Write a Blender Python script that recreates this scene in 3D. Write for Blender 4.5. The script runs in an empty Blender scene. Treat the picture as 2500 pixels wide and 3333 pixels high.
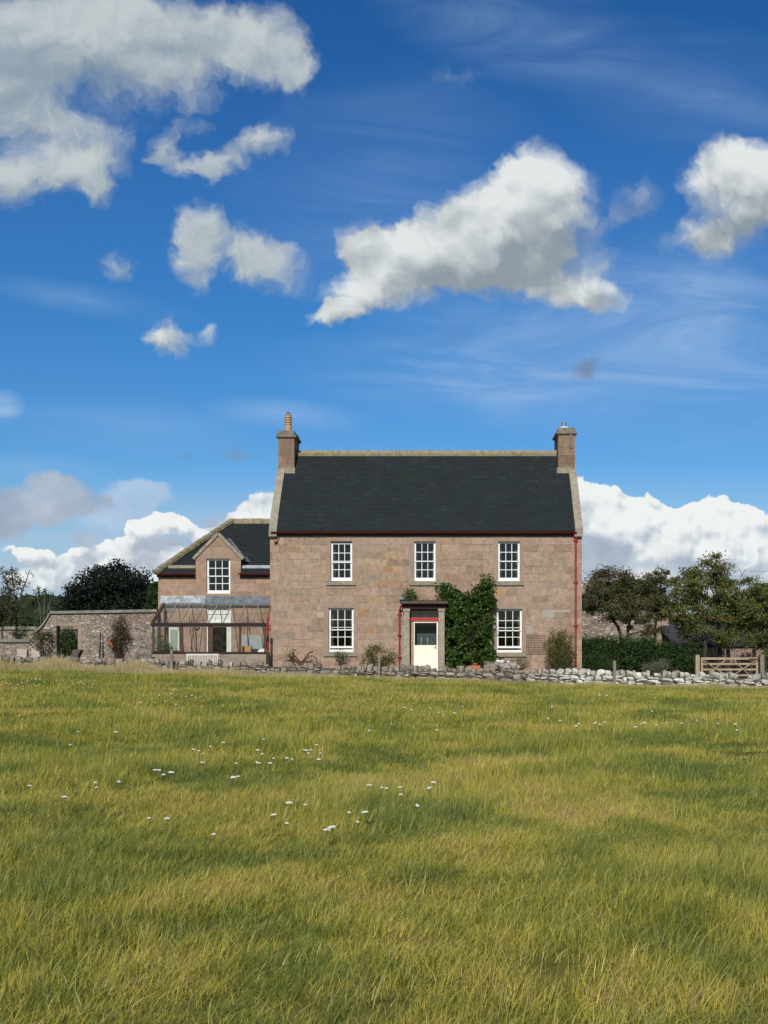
import bpy, math, random
import numpy as np
from mathutils import Vector, Matrix, noise as mnoise

SC = bpy.context.scene
COL = SC.collection
PI = math.pi
random.seed(11)
RNG = np.random.default_rng(11)

# ------------------------------------------------------------------ camera
EYE = 2.35          # eye height above the yard of the house
FPX = 3700.0        # focal length measured on the 2500 x 3333 picture
VX, VY = 1440.0, 2003.0
HOUSE_Y = 46.25     # distance of the front wall

cd = bpy.data.cameras.new("camera")
cam = bpy.data.objects.new("camera", cd)
COL.objects.link(cam)
cam.location = (0, 0, EYE)
cam.rotation_euler = (math.radians(90), 0, 0)
cd.sensor_fit = 'VERTICAL'
cd.sensor_height = 36.0
cd.lens = 36.0 * FPX / 3333.0
cd.shift_x = -(VX - 1250.0) / 3333.0
cd.shift_y = (VY - 1666.5) / 3333.0
cd.clip_start = 0.05
cd.clip_end = 20000
SC.camera = cam
SC.render.resolution_x = 768
SC.render.resolution_y = 1024
SC.view_settings.view_transform = 'Standard'
SC.view_settings.look = 'None'
SC.view_settings.exposure = 0.0
SC.view_settings.gamma = 1.0
SC.cycles.max_bounces = 8
SC.cycles.diffuse_bounces = 3
SC.cycles.glossy_bounces = 3
SC.cycles.transmission_bounces = 6
SC.cycles.transparent_max_bounces = 16
SC.cycles.sample_clamp_indirect = 4.0
SC.cycles.use_adaptive_sampling = True
SC.cycles.adaptive_threshold = 0.015

# ------------------------------------------------------------------ sun
SUN_EL = math.radians(36.0)
SUN_AZ = math.radians(7.5)      # from straight behind the camera towards the left
SUN_DIR = Vector((-math.sin(SUN_AZ) * math.cos(SUN_EL), -math.cos(SUN_AZ) * math.cos(SUN_EL), math.sin(SUN_EL)))
sl = bpy.data.lights.new("sun", 'SUN')
sl.energy = 4.2
sl.angle = math.radians(0.53)
sl.color = (1.0, 0.95, 0.87)
so = bpy.data.objects.new("sun", sl)
COL.objects.link(so)
so.rotation_euler = SUN_DIR.to_track_quat('Z', 'Y').to_euler()
so.location = (-20, -60, 50)


# ------------------------------------------------------------------ node helper
class NT:
    def __init__(self, tree):
        self.t = tree
        self.t.nodes.clear()

    def node(self, kind, **props):
        n = self.t.nodes.new(kind)
        for k, v in props.items():
            setattr(n, k, v)
        return n

    def put(self, sock, v):
        if v is None:
            return
        if isinstance(v, bpy.types.NodeSocket):
            self.t.links.new(v, sock)
        else:
            if sock.type == 'RGBA' and isinstance(v, (tuple, list)) and len(v) == 3:
                v = (v[0], v[1], v[2], 1.0)
            if sock.type == 'VECTOR' and isinstance(v, (int, float)):
                v = (v, v, v)
            sock.default_value = v

    def m(self, op, a, b=None, c=None, clamp=False):
        n = self.node('ShaderNodeMath', operation=op, use_clamp=clamp)
        for i, v in enumerate((a, b, c)):
            if v is not None:
                self.put(n.inputs[i], v)
        return n.outputs[0]

    def v(self, op, a, b=None, scale=None):
        n = self.node('ShaderNodeVectorMath', operation=op)
        self.put(n.inputs[0], a)
        if b is not None:
            self.put(n.inputs[1], b)
        if scale is not None:
            self.put(n.inputs['Scale'], scale)
        return n.outputs['Value'] if op in ('LENGTH', 'DOT_PRODUCT', 'DISTANCE') else n.outputs[0]

    def xyz(self, x, y, z):
        n = self.node('ShaderNodeCombineXYZ')
        self.put(n.inputs[0], x); self.put(n.inputs[1], y); self.put(n.inputs[2], z)
        return n.outputs[0]

    def sep(self, v):
        n = self.node('ShaderNodeSeparateXYZ')
        self.put(n.inputs[0], v)
        return n.outputs

    def mix(self, f, a, b, blend='MIX'):
        n = self.node('ShaderNodeMix', data_type='RGBA', blend_type=blend)
        n.clamp_factor = True
        self.put(n.inputs[0], f); self.put(n.inputs[6], a); self.put(n.inputs[7], b)
        return n.outputs[2]

    def noise(self, vec, scale, detail=3, rough=0.55, dist=0.0, dims='3D', lac=2.0):
        n = self.node('ShaderNodeTexNoise', noise_dimensions=dims)
        if vec is not None:
            self.put(n.inputs['Vector'], vec)
        n.inputs['Scale'].default_value = scale
        n.inputs['Detail'].default_value = detail
        n.inputs['Roughness'].default_value = rough
        n.inputs['Lacunarity'].default_value = lac
        n.inputs['Distortion'].default_value = dist
        return n.outputs[0], n.outputs[1]

    def ramp(self, f, stops, interp='LINEAR'):
        n = self.node('ShaderNodeValToRGB')
        cr = n.color_ramp
        cr.interpolation = interp
        while len(cr.elements) < len(stops):
            cr.elements.new(0.5)
        for e, (p, c) in zip(cr.elements, stops):
            e.position = p
            if isinstance(c, (int, float)):
                c = (c, c, c)
            e.color = (c[0], c[1], c[2], 1.0)
        self.put(n.inputs[0], f)
        return n.outputs[0]

    def step(self, x, a, b, lo=0.0, hi=1.0, smooth=True):
        n = self.node('ShaderNodeMapRange', interpolation_type='SMOOTHSTEP' if smooth else 'LINEAR')
        self.put(n.inputs[0], x)
        n.inputs[1].default_value = a; n.inputs[2].default_value = b
        n.inputs[3].default_value = lo; n.inputs[4].default_value = hi
        return n.outputs[0]

    def mapping(self, vec, loc=(0, 0, 0), rot=(0, 0, 0), scale=(1, 1, 1), kind='POINT'):
        n = self.node('ShaderNodeMapping', vector_type=kind)
        self.put(n.inputs[0], vec)
        if kind != 'NORMAL':
            n.inputs['Location'].default_value = loc
        n.inputs['Rotation'].default_value = rot
        n.inputs['Scale'].default_value = scale
        return n.outputs[0]


# ------------------------------------------------------------------ sky with clouds (directions, at infinity)
def build_world():
    w = bpy.data.worlds.new("World")
    SC.world = w
    w.use_nodes = True
    t = NT(w.node_tree)
    out = t.node('ShaderNodeOutputWorld')
    bg = t.node('ShaderNodeBackground')
    bg.inputs['Strength'].default_value = 0.1
    t.t.links.new(bg.outputs[0], out.inputs[0])
    sky = t.node('ShaderNodeTexSky', sky_type='NISHITA')
    sky.sun_disc = False
    sky.sun_elevation = SUN_EL
    sky.sun_rotation = math.radians(180) + SUN_AZ
    sky.altitude = 100
    sky.air_density = 1.0
    sky.dust_density = 0.3
    sky.ozone_density = 3.0
    tc = t.node('ShaderNodeTexCoord')
    d = t.sep(tc.outputs['Generated'])
    dy = t.m('MAXIMUM', d[1], 0.02)
    # direction coordinates; U to the right, V downwards, the horizon at V = 2.003
    U = t.m('MULTIPLY_ADD', t.m('DIVIDE', d[0], dy), 3.7, 1.44)
    V = t.m('MULTIPLY_ADD', t.m('DIVIDE', d[2], dy), -3.7, 2.003)
    P = t.xyz(U, V, 0.0)
    front = t.step(d[1], 0.05, 0.3)

    # blue of the clear air: Nishita, deeper on the side away from the sun
    elev = d[2]
    tint = t.ramp(t.step(elev, 0.0, 0.5, smooth=False), SKY_TINT)
    deep = t.mix(1.0, sky.outputs[0], tint, 'MULTIPLY')
    blue = t.mix(front, t.mix(1.0, sky.outputs[0], (0.55, 0.66, 0.80), 'MULTIPLY'), deep)

    def field(Pin, blobs, wscale, wamp, noise_amp, nscale, detail=7, rough=0.58, billow=0.0, sdetail=3):
        _, nc = t.noise(Pin, wscale, 4, 0.6, dims='2D')
        wv = t.v('MULTIPLY', t.v('SUBTRACT', nc, (0.5, 0.5, 0.5)), (wamp * 2, wamp * 1.4, 0.0))
        Q0 = t.v('ADD', Pin, wv)
        _, nd_ = t.noise(Q0, wscale * 4.3, 3, 0.6, dims='2D')
        Q = t.v('ADD', Q0, t.v('MULTIPLY', t.v('SUBTRACT', nd_, (0.5, 0.5, 0.5)), (wamp * 0.7, wamp * 0.7, 0.0)))
        acc = 0.0
        for b in blobs:
            cx, cy, rx, ry, rot, wgt = b
            mp = t.mapping(Q, (cx / 1000, cy / 1000, 0), (0, 0, math.radians(rot)), (rx / 1000, ry / 1000, 1), 'TEXTURE')
            g = t.node('ShaderNodeTexGradient', gradient_type='SPHERICAL')
            t.put(g.inputs[0], mp)
            acc = t.m('MULTIPLY_ADD', g.outputs['Fac'], wgt, acc)
        acc0 = acc
        acc = t.m('MINIMUM', acc, 1.25)
        full = None
        if detail:
            nf, _ = t.noise(Q, nscale, detail, rough, dims='2D')
            full = t.m('MULTIPLY_ADD', t.m('SUBTRACT', nf, 0.5), noise_amp, acc)
        ns, _ = t.noise(Q, nscale, sdetail, rough, dims='2D')
        soft = t.m('MULTIPLY_ADD', t.m('SUBTRACT', ns, 0.5), noise_amp, 0.0)
        if billow > 0:
            vo = t.node('ShaderNodeTexVoronoi', voronoi_dimensions='2D', feature='SMOOTH_F1')
            vo.inputs['Scale'].default_value = nscale * 1.3
            vo.inputs['Detail'].default_value = 2.0
            vo.inputs['Roughness'].default_value = 0.5
            vo.inputs['Smoothness'].default_value = 0.6
            t.put(vo.inputs['Vector'], Q)
            bl = t.m('SUBTRACT', 0.42, vo.outputs['Distance'])
            if full is not None:
                full = t.m('MULTIPLY_ADD', bl, billow, full)
            soft = t.m('MULTIPLY_ADD', bl, billow, soft)
        return full, soft, acc0

    col = blue
    # --- high thin streaks
    ps = t.mapping(P, (0, 0, 0), (0, 0, math.radians(-9)), (0.75, 3.6, 1))
    n1, _ = t.noise(ps, 1.6, 6, 0.6, 0.6, dims='2D')
    reg = 0.0
    for (cx, cy, rx, ry, rot, wgt) in STREAKS:
        mp = t.mapping(P, (cx / 1000, cy / 1000, 0), (0, 0, math.radians(rot)), (rx / 1000, ry / 1000, 1), 'TEXTURE')
        g = t.node('ShaderNodeTexGradient', gradient_type='SPHERICAL')
        t.put(g.inputs[0], mp)
        reg = t.m('MULTIPLY_ADD', g.outputs['Fac'], wgt, reg)
    sa = t.m('MULTIPLY', t.step(n1, 0.3, 0.8), t.m('MINIMUM', reg, 1.0))
    sa = t.m('MULTIPLY_ADD', t.m('MINIMUM', reg, 1.0), 0.26, sa)
    col = t.mix(t.m('MULTIPLY', sa, 0.62), col, (4.3, 5.9, 8.2))

    # --- pale veil towards the horizon
    veil = t.m('MULTIPLY', t.step(V, 1.50, 1.88), 0.85)
    nv, _ = t.noise(t.mapping(P, scale=(1, 3, 1)), 2.5, 5, 0.55, dims='2D')
    veil = t.m('MULTIPLY', veil, t.step(nv, 0.25, 0.6, 0.55, 1.0))
    col = t.mix(t.m('MULTIPLY', veil, front), col, (4.5, 5.4, 6.9))

    def layer(col, blobs, p, lit, dark, a0, a1, amax, off=(0.012, 0.03), gain=2.2, bias=0.5, thick=0.0, spots=()):
        f0, s0, a_0 = field(P, blobs, **p)
        al = t.m('MULTIPLY', t.m('MULTIPLY', t.step(f0, a0, a1), amax), t.m('MULTIPLY', front, t.step(a_0, 0.02, 0.14)))
        if gain:
            q = dict(p); q['detail'] = 0
            _, s1, a_1 = field(t.v('SUBTRACT', P, (off[0], off[1], 0.0)), blobs, **q)
            sh = t.m('MULTIPLY_ADD', t.m('SUBTRACT', s0, s1), gain, bias)
            sh = t.m('MULTIPLY_ADD', t.m('SUBTRACT', a_0, a_1), gain * 0.22, sh)
            sh = t.m('MULTIPLY_ADD', t.m('SUBTRACT', t.m('SUBTRACT', f0, s0), t.m('MINIMUM', a_0, 1.25)), 0.7, sh)
        else:
            n2, _ = t.noise(t.v('ADD', P, (3.1, 1.7, 0.0)), p['nscale'], 4, 0.55, dims='2D')
            sh = t.m('MULTIPLY_ADD', t.m('SUBTRACT', n2, 0.5), 1.3, bias)
        if thick:
            sh = t.m('MULTIPLY_ADD', t.m('SUBTRACT', f0, 0.5), -thick, sh)
        for (cx, cy, rx, ry, rot, wgt) in spots:
            mp = t.mapping(P, (cx / 1000, cy / 1000, 0), (0, 0, math.radians(rot)), (rx / 1000, ry / 1000, 1), 'TEXTURE')
            g = t.node('ShaderNodeTexGradient', gradient_type='SPHERICAL')
            t.put(g.inputs[0], mp)
            sh = t.m('MULTIPLY_ADD', g.outputs['Fac'], wgt, sh)
        sh = t.step(sh, 0.0, 1.0)
        return t.mix(al, col, t.mix(sh, dark, lit))

    for L in CLOUD_LAYERS:
        col = layer(col, *L)
    t.put(bg.inputs['Color'], col)
    w.cycles.sampling_method = 'MANUAL'
    w.cycles.sample_map_resolution = 512
SKY_TINT = [(0.0, (0.50, 0.72, 0.93)), (0.3, (0.30, 0.62, 0.92)), (0.5, (0.22, 0.61, 0.94)), (0.7, (0.23, 0.60, 0.97)), (0.92, (0.15, 0.53, 0.92))]
STREAKS = [(2000, 1150, 900, 330, 8, 0.9), (2350, 1000, 500, 300, 10, 0.7), (1650, 60, 500, 220, 15, 0.45), (1500, 1250, 700, 150, 8, 0.5),
           (300, 980, 420, 60, 10, 0.35), (100, 1520, 300, 50, 0, 0.6), (950, 1350, 300, 60, 5, 0.6), (0, 1320, 90, 60, 0, 1.4),
           (1250, 600, 600, 400, -10, 0.35), (2300, 300, 600, 250, 12, 0.3), (400, 1400, 500, 120, 4, 0.3)]
# blobs: centre x, centre y, radius x, radius y, rotation, weight
FAR_WHITE = [(1850, 1640, 170, 150, 0, 1.5), (1960, 1720, 200, 150, 20, 1.6), (2050, 1700, 160, 130, 0, 1.5), (2190, 1730, 170, 130, 0, 1.6),
             (2320, 1710, 180, 130, 0, 1.6), (2460, 1770, 200, 140, 15, 1.6), (2100, 1820, 480, 190, 0, 1.4), (2400, 1870, 400, 180, 0, 1.2),
             (2000, 1890, 200, 70, 0, 1.0),
             (470, 1725, 110, 60, -20, 1.5), (570, 1700, 100, 50, 10, 1.5), (660, 1735, 90, 40, 10, 1.2), (390, 1790, 90, 50, 0, 1.2),
             (250, 1815, 60, 35, 0, 1.3), (100, 1810, 75, 40, 0, 1.6), (850, 1650, 150, 80, -20, 1.5), (800, 1730, 150, 80, -20, 1.3),
             (320, 1850, 280, 90, 0, 1.2), (600, 1850, 280, 90, 0, 1.2), (150, 1890, 320, 70, 0, 1.1), (700, 1800, 200, 90, 0, 1.0), (30, 1780, 60, 30, 0, 0.7)]
FAR_PALE = [(450, 1600, 170, 60, 0, 1.2), (380, 1680, 330, 90, 0, 0.8)]
FAR_GREY = [(1985, 1810, 120, 110, -20, 1.3), (1890, 1790, 80, 90, 0, 1.2), (1930, 1880, 120, 40, 0, 1.0), (2210, 1820, 110, 60, 0, 0.7), (2180, 1860, 150, 50, 0, 0.7),
            (2370, 1850, 120, 60, 0, 0.7), (2480, 1900, 120, 50, 0, 0.9), (1900, 1650, 60, 50, 0, 0.6),
            (510, 1785, 170, 60, -3, 1.3), (280, 1815, 60, 40, 0, 1.1), (160, 1830, 120, 35, 0, 0.9), (450, 1835, 130, 25, 0, 0.8),
            (60, 1640, 230, 90, 0, 1.6), (190, 1570, 140, 45, 10, 1.4), (240, 1645, 150, 65, -10, 1.4), (20, 1730, 110, 60, 0, 1.1), (350, 1640, 50, 50, 0, 0.6),
            (540, 1640, 60, 40, -30, 0.6), (620, 1650, 60, 25, 0, 0.6), (270, 1750, 120, 50, 0, 0.7), (720, 1700, 90, 50, -30, 0.7)]
SOFT = [(150, 40, 420, 190, 0, 1.5), (520, 110, 380, 170, 5, 1.5), (860, 140, 230, 150, 15, 1.4), (965, 200, 80, 100, 0, 0.9), (60, 260, 260, 280, 0, 1.4), (110, 400, 190, 110, 0, 0.8),
        (330, 330, 190, 150, 0, 0.5), (60, 570, 260, 130, 0, 1.4), (270, 520, 210, 150, 0, 1.3), (310, 640, 120, 85, 0, 1.1), (500, 260, 340, 110, 0, 0.65), (900, 260, 180, 90, 20, 0.5),
        (545, 480, 80, 100, -20, 0.9), (640, 545, 160, 60, 10, 0.9), (770, 510, 170, 60, -15, 1.0), (890, 450, 90, 80, -30, 1.0), (620, 400, 120, 50, 0, 0.35),
        (650, 740, 90, 120, 10, 1.1), (610, 830, 100, 100, -20, 1.0), (640, 900, 60, 60, 0, 0.5), (790, 820, 160, 110, 0, 1.15), (880, 880, 180, 110, 20, 0.9),
        (370, 870, 110, 85, 20, 0.8), (350, 180, 700, 130, 0, 0.4), (1485, 250, 120, 80, 10, 0.5)]
MAIN = [(1770, 610, 190, 170, 0, 1.5), (1640, 680, 220, 170, -20, 1.5), (1500, 760, 230, 130, -10, 1.3), (1230, 790, 160, 110, 0, 1.3), (1330, 870, 300, 150, 0, 1.5),
        (1160, 950, 170, 120, -30, 1.3), (1080, 1035, 130, 50, -10, 1.2), (1600, 860, 260, 140, 0, 1.4), (1780, 820, 240, 190, 0, 1.3), (1900, 950, 170, 90, 0, 1.0),
        (1980, 670, 170, 160, 0, 0.6), (2110, 680, 150, 130, 0, 0.3), (2180, 800, 200, 120, 0, 0.3), (2000, 900, 150, 120, 0, 0.4),
        (2430, 540, 170, 140, 0, 1.5), (2290, 610, 130, 110, 0, 1.3), (2330, 740, 170, 120, 0, 1.2), (2500, 650, 170, 170, 0, 1.4), (2320, 800, 80, 80, 0, 0.7),
        (520, 1110, 130, 85, 0, 1.4), (640, 1100, 80, 50, 0, 0.5), (710, 1085, 50, 40, 0, 0.7)]
SMALL = [(1895, 1200, 85, 50, -35, 1.1), (1995, 1185, 50, 35, -40, 0.45), (770, 1475, 110, 36, 0, 0.55), (610, 1488, 55, 36, 0, 0.5), (1480, 1090, 110, 80, 0, 0.35)]
MAIN_SPOTS = [(1800, 820, 290, 150, 0, -0.42), (1640, 920, 240, 80, 0, -0.25), (1450, 900, 200, 60, 0, -0.2), (1960, 970, 90, 50, 0, -0.3), (1780, 560, 260, 140, 0, 0.65), (1600, 660, 170, 90, 0, 0.35), (1180, 930, 150, 90, 0, 0.4),
              (1380, 800, 150, 80, 0, 0.3), (1960, 930, 60, 35, 0, 0.5), (1500, 880, 90, 50, 0, 0.25), (2360, 760, 170, 90, 0, -0.5), (2500, 740, 120, 70, 0, -0.4), (2450, 530, 180, 110, 0, 0.6), (2270, 600, 100, 80, 0, 0.4), (2040, 680, 140, 120, 0, -0.3)]
SOFT_SPOTS = [(230, 230, 420, 90, 5, -0.5), (60, 330, 220, 110, 0, -0.3), (850, 110, 180, 90, 0, 0.3), (320, 60, 300, 90, 0, 0.35), (240, 530, 110, 60, 0, 0.45), (20, 560, 120, 60, 0, 0.4), (560, 150, 160, 60, 0, -0.3)]
FAR_SPOTS = [(1930, 1800, 130, 110, 0, -0.7), (2150, 1880, 350, 70, 0, -0.4), (2400, 1890, 300, 70, 0, -0.4), (1900, 1600, 120, 100, 0, 0.3), (2050, 1640, 140, 90, 0, 0.2), (2330, 1650, 160, 90, 0, 0.25), (2200, 1670, 90, 80, 0, 0.2), (480, 1700, 150, 40, 0, 0.4), (400, 1860, 600, 70, 0, -0.35), (2260, 1730, 120, 60, -20, -0.2), (1890, 1680, 70, 60, 0, -0.3)]
CLOUD_LAYERS = [
    (FAR_PALE, dict(wscale=4, wamp=0.05, noise_amp=0.5, nscale=7, detail=5), (5.2, 6.4, 8.0), (4.0, 5.2, 7.0), 0.25, 0.6, 0.75, None, 0, 0.6, 0.0),
    (FAR_WHITE, dict(wscale=6, wamp=0.035, noise_amp=0.5, nscale=6, rough=0.5, billow=0.75, sdetail=3), (8.6, 8.95, 8.9), (4.7, 5.5, 6.3), 0.28, 0.44, 1.0, (0.010, 0.022), 2.0, 0.74, 0.0, FAR_SPOTS),
    (FAR_GREY, dict(wscale=5, wamp=0.06, noise_amp=1.0, nscale=6, rough=0.6), (5.2, 5.7, 6.5), (3.2, 3.9, 5.0), 0.15, 0.95, 0.88, None, 0, 0.45, 0.0),
    (SOFT, dict(wscale=3, wamp=0.10, noise_amp=1.35, nscale=3.8, detail=10, rough=0.62, sdetail=4), (5.7, 6.2, 6.3), (2.9, 3.7, 4.3), 0.12, 1.15, 0.95, (0.018, 0.045), 1.0, 0.52, 0.0, SOFT_SPOTS),
    (MAIN, dict(wscale=3.5, wamp=0.085, noise_amp=0.8, nscale=3.3, detail=9, rough=0.55, billow=0.40, sdetail=3), (7.6, 8.0, 8.0), (2.7, 3.25, 3.7), 0.10, 0.95, 1.0, (0.018, 0.045), 1.25, 0.47, 0.0, MAIN_SPOTS),
    (SMALL, dict(wscale=5, wamp=0.05, noise_amp=0.6, nscale=9, detail=5), (2.2, 3.1, 4.4), (1.3, 2.0, 3.1), 0.10, 0.95, 0.85, None, 0, 0.5, 0.0),
]
build_world()
# ------------------------------------------------------------------ geometry helpers
def W(px, py, Y):
    """world x, z of a spot of the photograph that lies at distance Y"""
    return ((px - VX) * Y / FPX, EYE - (py - VY) * Y / FPX)

def wx(px, Y): return (px - VX) * Y / FPX
def wz(py, Y): return EYE - (py - VY) * Y / FPX

def tag(o, label=None, cat=None, group=None, kind=None):
    if label: o['label'] = label
    if cat: o['category'] = cat
    if group: o['group'] = group
    if kind: o['kind'] = kind
    return o

def thing(name, label, cat, loc, group=None):
    o = bpy.data.objects.new(name, None)
    COL.objects.link(o)
    o.location = loc
    return tag(o, label, cat, group)

def origin_of(o):
    p = Vector((0, 0, 0))
    while o is not None:
        p += o.location
        o = o.parent
    return p

class MB:
    def __init__(self):
        self.v = []; self.f = []
    def quad(self, *p):
        b = len(self.v); self.v += [tuple(q) for q in p]; self.f.append(tuple(range(b, b + len(p))))
    def box(self, x0, x1, y0, y1, z0, z1):
        b = len(self.v)
        self.v += [(x0, y0, z0), (x1, y0, z0), (x1, y1, z0), (x0, y1, z0), (x0, y0, z1), (x1, y0, z1), (x1, y1, z1), (x0, y1, z1)]
        self.f += [(b, b + 3, b + 2, b + 1), (b + 4, b + 5, b + 6, b + 7), (b, b + 1, b + 5, b + 4), (b + 1, b + 2, b + 6, b + 5), (b + 2, b + 3, b + 7, b + 6), (b + 3, b, b + 4, b + 7)]
    def prism(self, poly, axis, a0, a1):
        """poly in the two other axes (order x,y,z without axis), extruded along axis"""
        n = len(poly); b = len(self.v)
        for a in (a0, a1):
            for p, q in poly:
                self.v.append({'x': (a, p, q), 'y': (p, a, q), 'z': (p, q, a)}[axis])
        self.f.append(tuple(b + i for i in range(n)))
        self.f.append(tuple(b + n + i for i in reversed(range(n))))
        for i in range(n):
            j = (i + 1) % n
            self.f.append((b + i, b + n + i, b + n + j, b + j))
    def bar(self, p0, p1, w, h=None, up=(0, 0, 1)):
        h = h or w
        p0 = Vector(p0); p1 = Vector(p1)
        d = (p1 - p0).normalized()
        s = d.cross(Vector(up))
        if s.length < 1e-4: s = d.cross(Vector((1, 0, 0)))
        s.normalize(); u = s.cross(d)
        b = len(self.v)
        for p in (p0, p1):
            for (i, j) in ((-1, -1), (1, -1), (1, 1), (-1, 1)):
                self.v.append(tuple(p + s * (i * w / 2) + u * (j * h / 2)))
        self.f += [(b, b + 3, b + 2, b + 1), (b + 4, b + 5, b + 6, b + 7)]
        for i in range(4):
            j = (i + 1) % 4
            self.f.append((b + i, b + j, b + 4 + j, b + 4 + i))
    def tube(self, pts, rad, n=8, cap=True):
        pts = [Vector(p) for p in pts]
        if not hasattr(rad, '__len__'): rad = [rad] * len(pts)
        b = len(self.v)
        prev = None
        for k, p in enumerate(pts):
            d = (pts[min(k + 1, len(pts) - 1)] - pts[max(k - 1, 0)])
            if d.length < 1e-9: d = Vector((0, 0, 1))
            d.normalize()
            s = (prev - d * prev.dot(d)) if prev is not None else d.cross(Vector((0.31, 0.2, 0.93)))
            if s.length < 1e-4: s = d.cross(Vector((1, 0, 0)))
            s.normalize(); prev = s
            u = d.cross(s)
            for i in range(n):
                a = 2 * PI * i / n
                self.v.append(tuple(p + (s * math.cos(a) + u * math.sin(a)) * rad[k]))
        for k in range(len(pts) - 1):
            for i in range(n):
                j = (i + 1) % n
                self.f.append((b + k * n + i, b + k * n + j, b + (k + 1) * n + j, b + (k + 1) * n + i))
        if cap:
            self.f.append(tuple(b + i for i in reversed(range(n))))
            self.f.append(tuple(b + (len(pts) - 1) * n + i for i in range(n)))
    def lathe(self, cx, cy, prof, n=20):
        """prof: list of (r, z)"""
        b = len(self.v)
        for r, z in prof:
            for i in range(n):
                a = 2 * PI * i / n
                self.v.append((cx + r * math.cos(a), cy + r * math.sin(a), z))
        for k in range(len(prof) - 1):
            for i in range(n):
                j = (i + 1) % n
                self.f.append((b + k * n + i, b + k * n + j, b + (k + 1) * n + j, b + (k + 1) * n + i))
        self.f.append(tuple(b + i for i in reversed(range(n))))
        self.f.append(tuple(b + (len(prof) - 1) * n + i for i in range(n)))
    def ring(self, c, R, r, axis='y', n=24, m=6):
        c = Vector(c); b = len(self.v)
        for i in range(n):
            a = 2 * PI * i / n
            if axis == 'y': d = Vector((math.cos(a), 0, math.sin(a))); e = Vector((0, 1, 0))
            elif axis == 'x': d = Vector((0, math.cos(a), math.sin(a))); e = Vector((1, 0, 0))
            else: d = Vector((math.cos(a), math.sin(a), 0)); e = Vector((0, 0, 1))
            for j in range(m):
                q = 2 * PI * j / m
                self.v.append(tuple(c + d * (R + r * math.cos(q)) + e * (r * math.sin(q))))
        for i in range(n):
            for j in range(m):
                self.f.append((b + i * m + j, b + ((i + 1) % n) * m + j, b + ((i + 1) % n) * m + (j + 1) % m, b + i * m + (j + 1) % m))
    def blob(self, c, r, rng, sub=1, rough=0.25):
        """irregular lump"""
        base, faces = STONE
        c = np.array(c); r = np.array(r)
        ph = rng.uniform(0, 6.28, 6)
        v = base * (1 + rough * (np.sin(base[:, [0]] * 2.3 + ph[0]) * np.sin(base[:, [1]] * 2.9 + ph[1]) * 0.5 + 0.5 * np.sin(base[:, [2]] * 2.1 + ph[2] + base[:, [0]] * 1.7)))
        v = v * r + c
        b = len(self.v)
        self.v += [tuple(q) for q in v]
        self.f += [tuple(b + i for i in f) for f in faces]
    def build(self, name, mat, parent=None, smooth=False, bevel=0.0):
        o0 = origin_of(parent) if parent is not None else Vector((0, 0, 0))
        me = bpy.data.meshes.new(name)
        me.from_pydata([(x - o0.x, y - o0.y, z - o0.z) for x, y, z in self.v], [], self.f)
        me.materials.append(mat)
        me.update()
        if smooth:
            me.shade_smooth()
        o = bpy.data.objects.new(name, me)
        COL.objects.link(o)
        if parent is not None:
            o.parent = parent
        if bevel:
            md = o.modifiers.new('bevel', 'BEVEL'); md.width = bevel; md.segments = 2; md.limit_method = 'ANGLE'
        return o

def _stone_base():
    g = [-1.0, 0.0, 1.0]
    pts = {}; vs = []; fs = []
    def vid(p):
        k = tuple(p)
        if k not in pts:
            pts[k] = len(vs)
            q = np.array(p, float)
            L = (np.abs(q) ** 3.2).sum() ** (1 / 3.2)
            vs.append(q / L)
        return pts[k]
    for ax in range(3):
        for s in (-1.0, 1.0):
            for i in range(2):
                for j in range(2):
                    c = []
                    for a, b in ((i, j), (i + 1, j), (i + 1, j + 1), (i, j + 1)):
                        p = [0, 0, 0]; p[ax] = s; p[(ax + 1) % 3] = g[a]; p[(ax + 2) % 3] = g[b]
                        c.append(vid(p))
                    fs.append(tuple(c if s > 0 else c[::-1]))
    return np.array(vs), fs
STONE = _stone_base()

def np_mesh(name, verts, nper, mat, parent=None, smooth=False):
    """verts (k*nper,3) of k separate faces of nper corners"""
    verts = np.asarray(verts, dtype=np.float32)
    if parent is not None:
        o0 = origin_of(parent); verts = verts - np.array(o0, dtype=np.float32)
    k = len(verts) // nper
    me = bpy.data.meshes.new(name)
    me.vertices.add(len(verts)); me.vertices.foreach_set('co', verts.ravel())
    me.loops.add(len(verts)); me.loops.foreach_set('vertex_index', np.arange(len(verts), dtype=np.int32))
    me.polygons.add(k); me.polygons.foreach_set('loop_start', np.arange(0, k * nper, nper, dtype=np.int32))
    me.polygons.foreach_set('loop_total', np.full(k, nper, dtype=np.int32))
    me.update(calc_edges=True)
    me.materials.append(mat)
    o = bpy.data.objects.new(name, me)
    COL.objects.link(o)
    if parent is not None:
        o.parent = parent
    return o

def leaf_quads(centres, size, rng, aspect=0.55, droop=0.0, face=None):
    """one diamond leaf on each centre; size scalar or array"""
    n = len(centres)
    a = rng.normal(size=(n, 3)); a[:, 2] -= droop
    if face is not None: a[:, 1] *= face
    a /= np.linalg.norm(a, axis=1)[:, None]
    b = rng.normal(size=(n, 3)); b -= a * (a * b).sum(1)[:, None]; b /= np.linalg.norm(b, axis=1)[:, None]
    s = np.broadcast_to(size, (n,))[:, None] * rng.uniform(0.6, 1.3, (n, 1))
    c = np.asarray(centres)
    q = np.stack([c - a * s * 0.5, c + b * s * 0.5 * aspect, c + a * s * 0.5, c - b * s * 0.5 * aspect], 1)
    return q.reshape(-1, 3)

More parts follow.
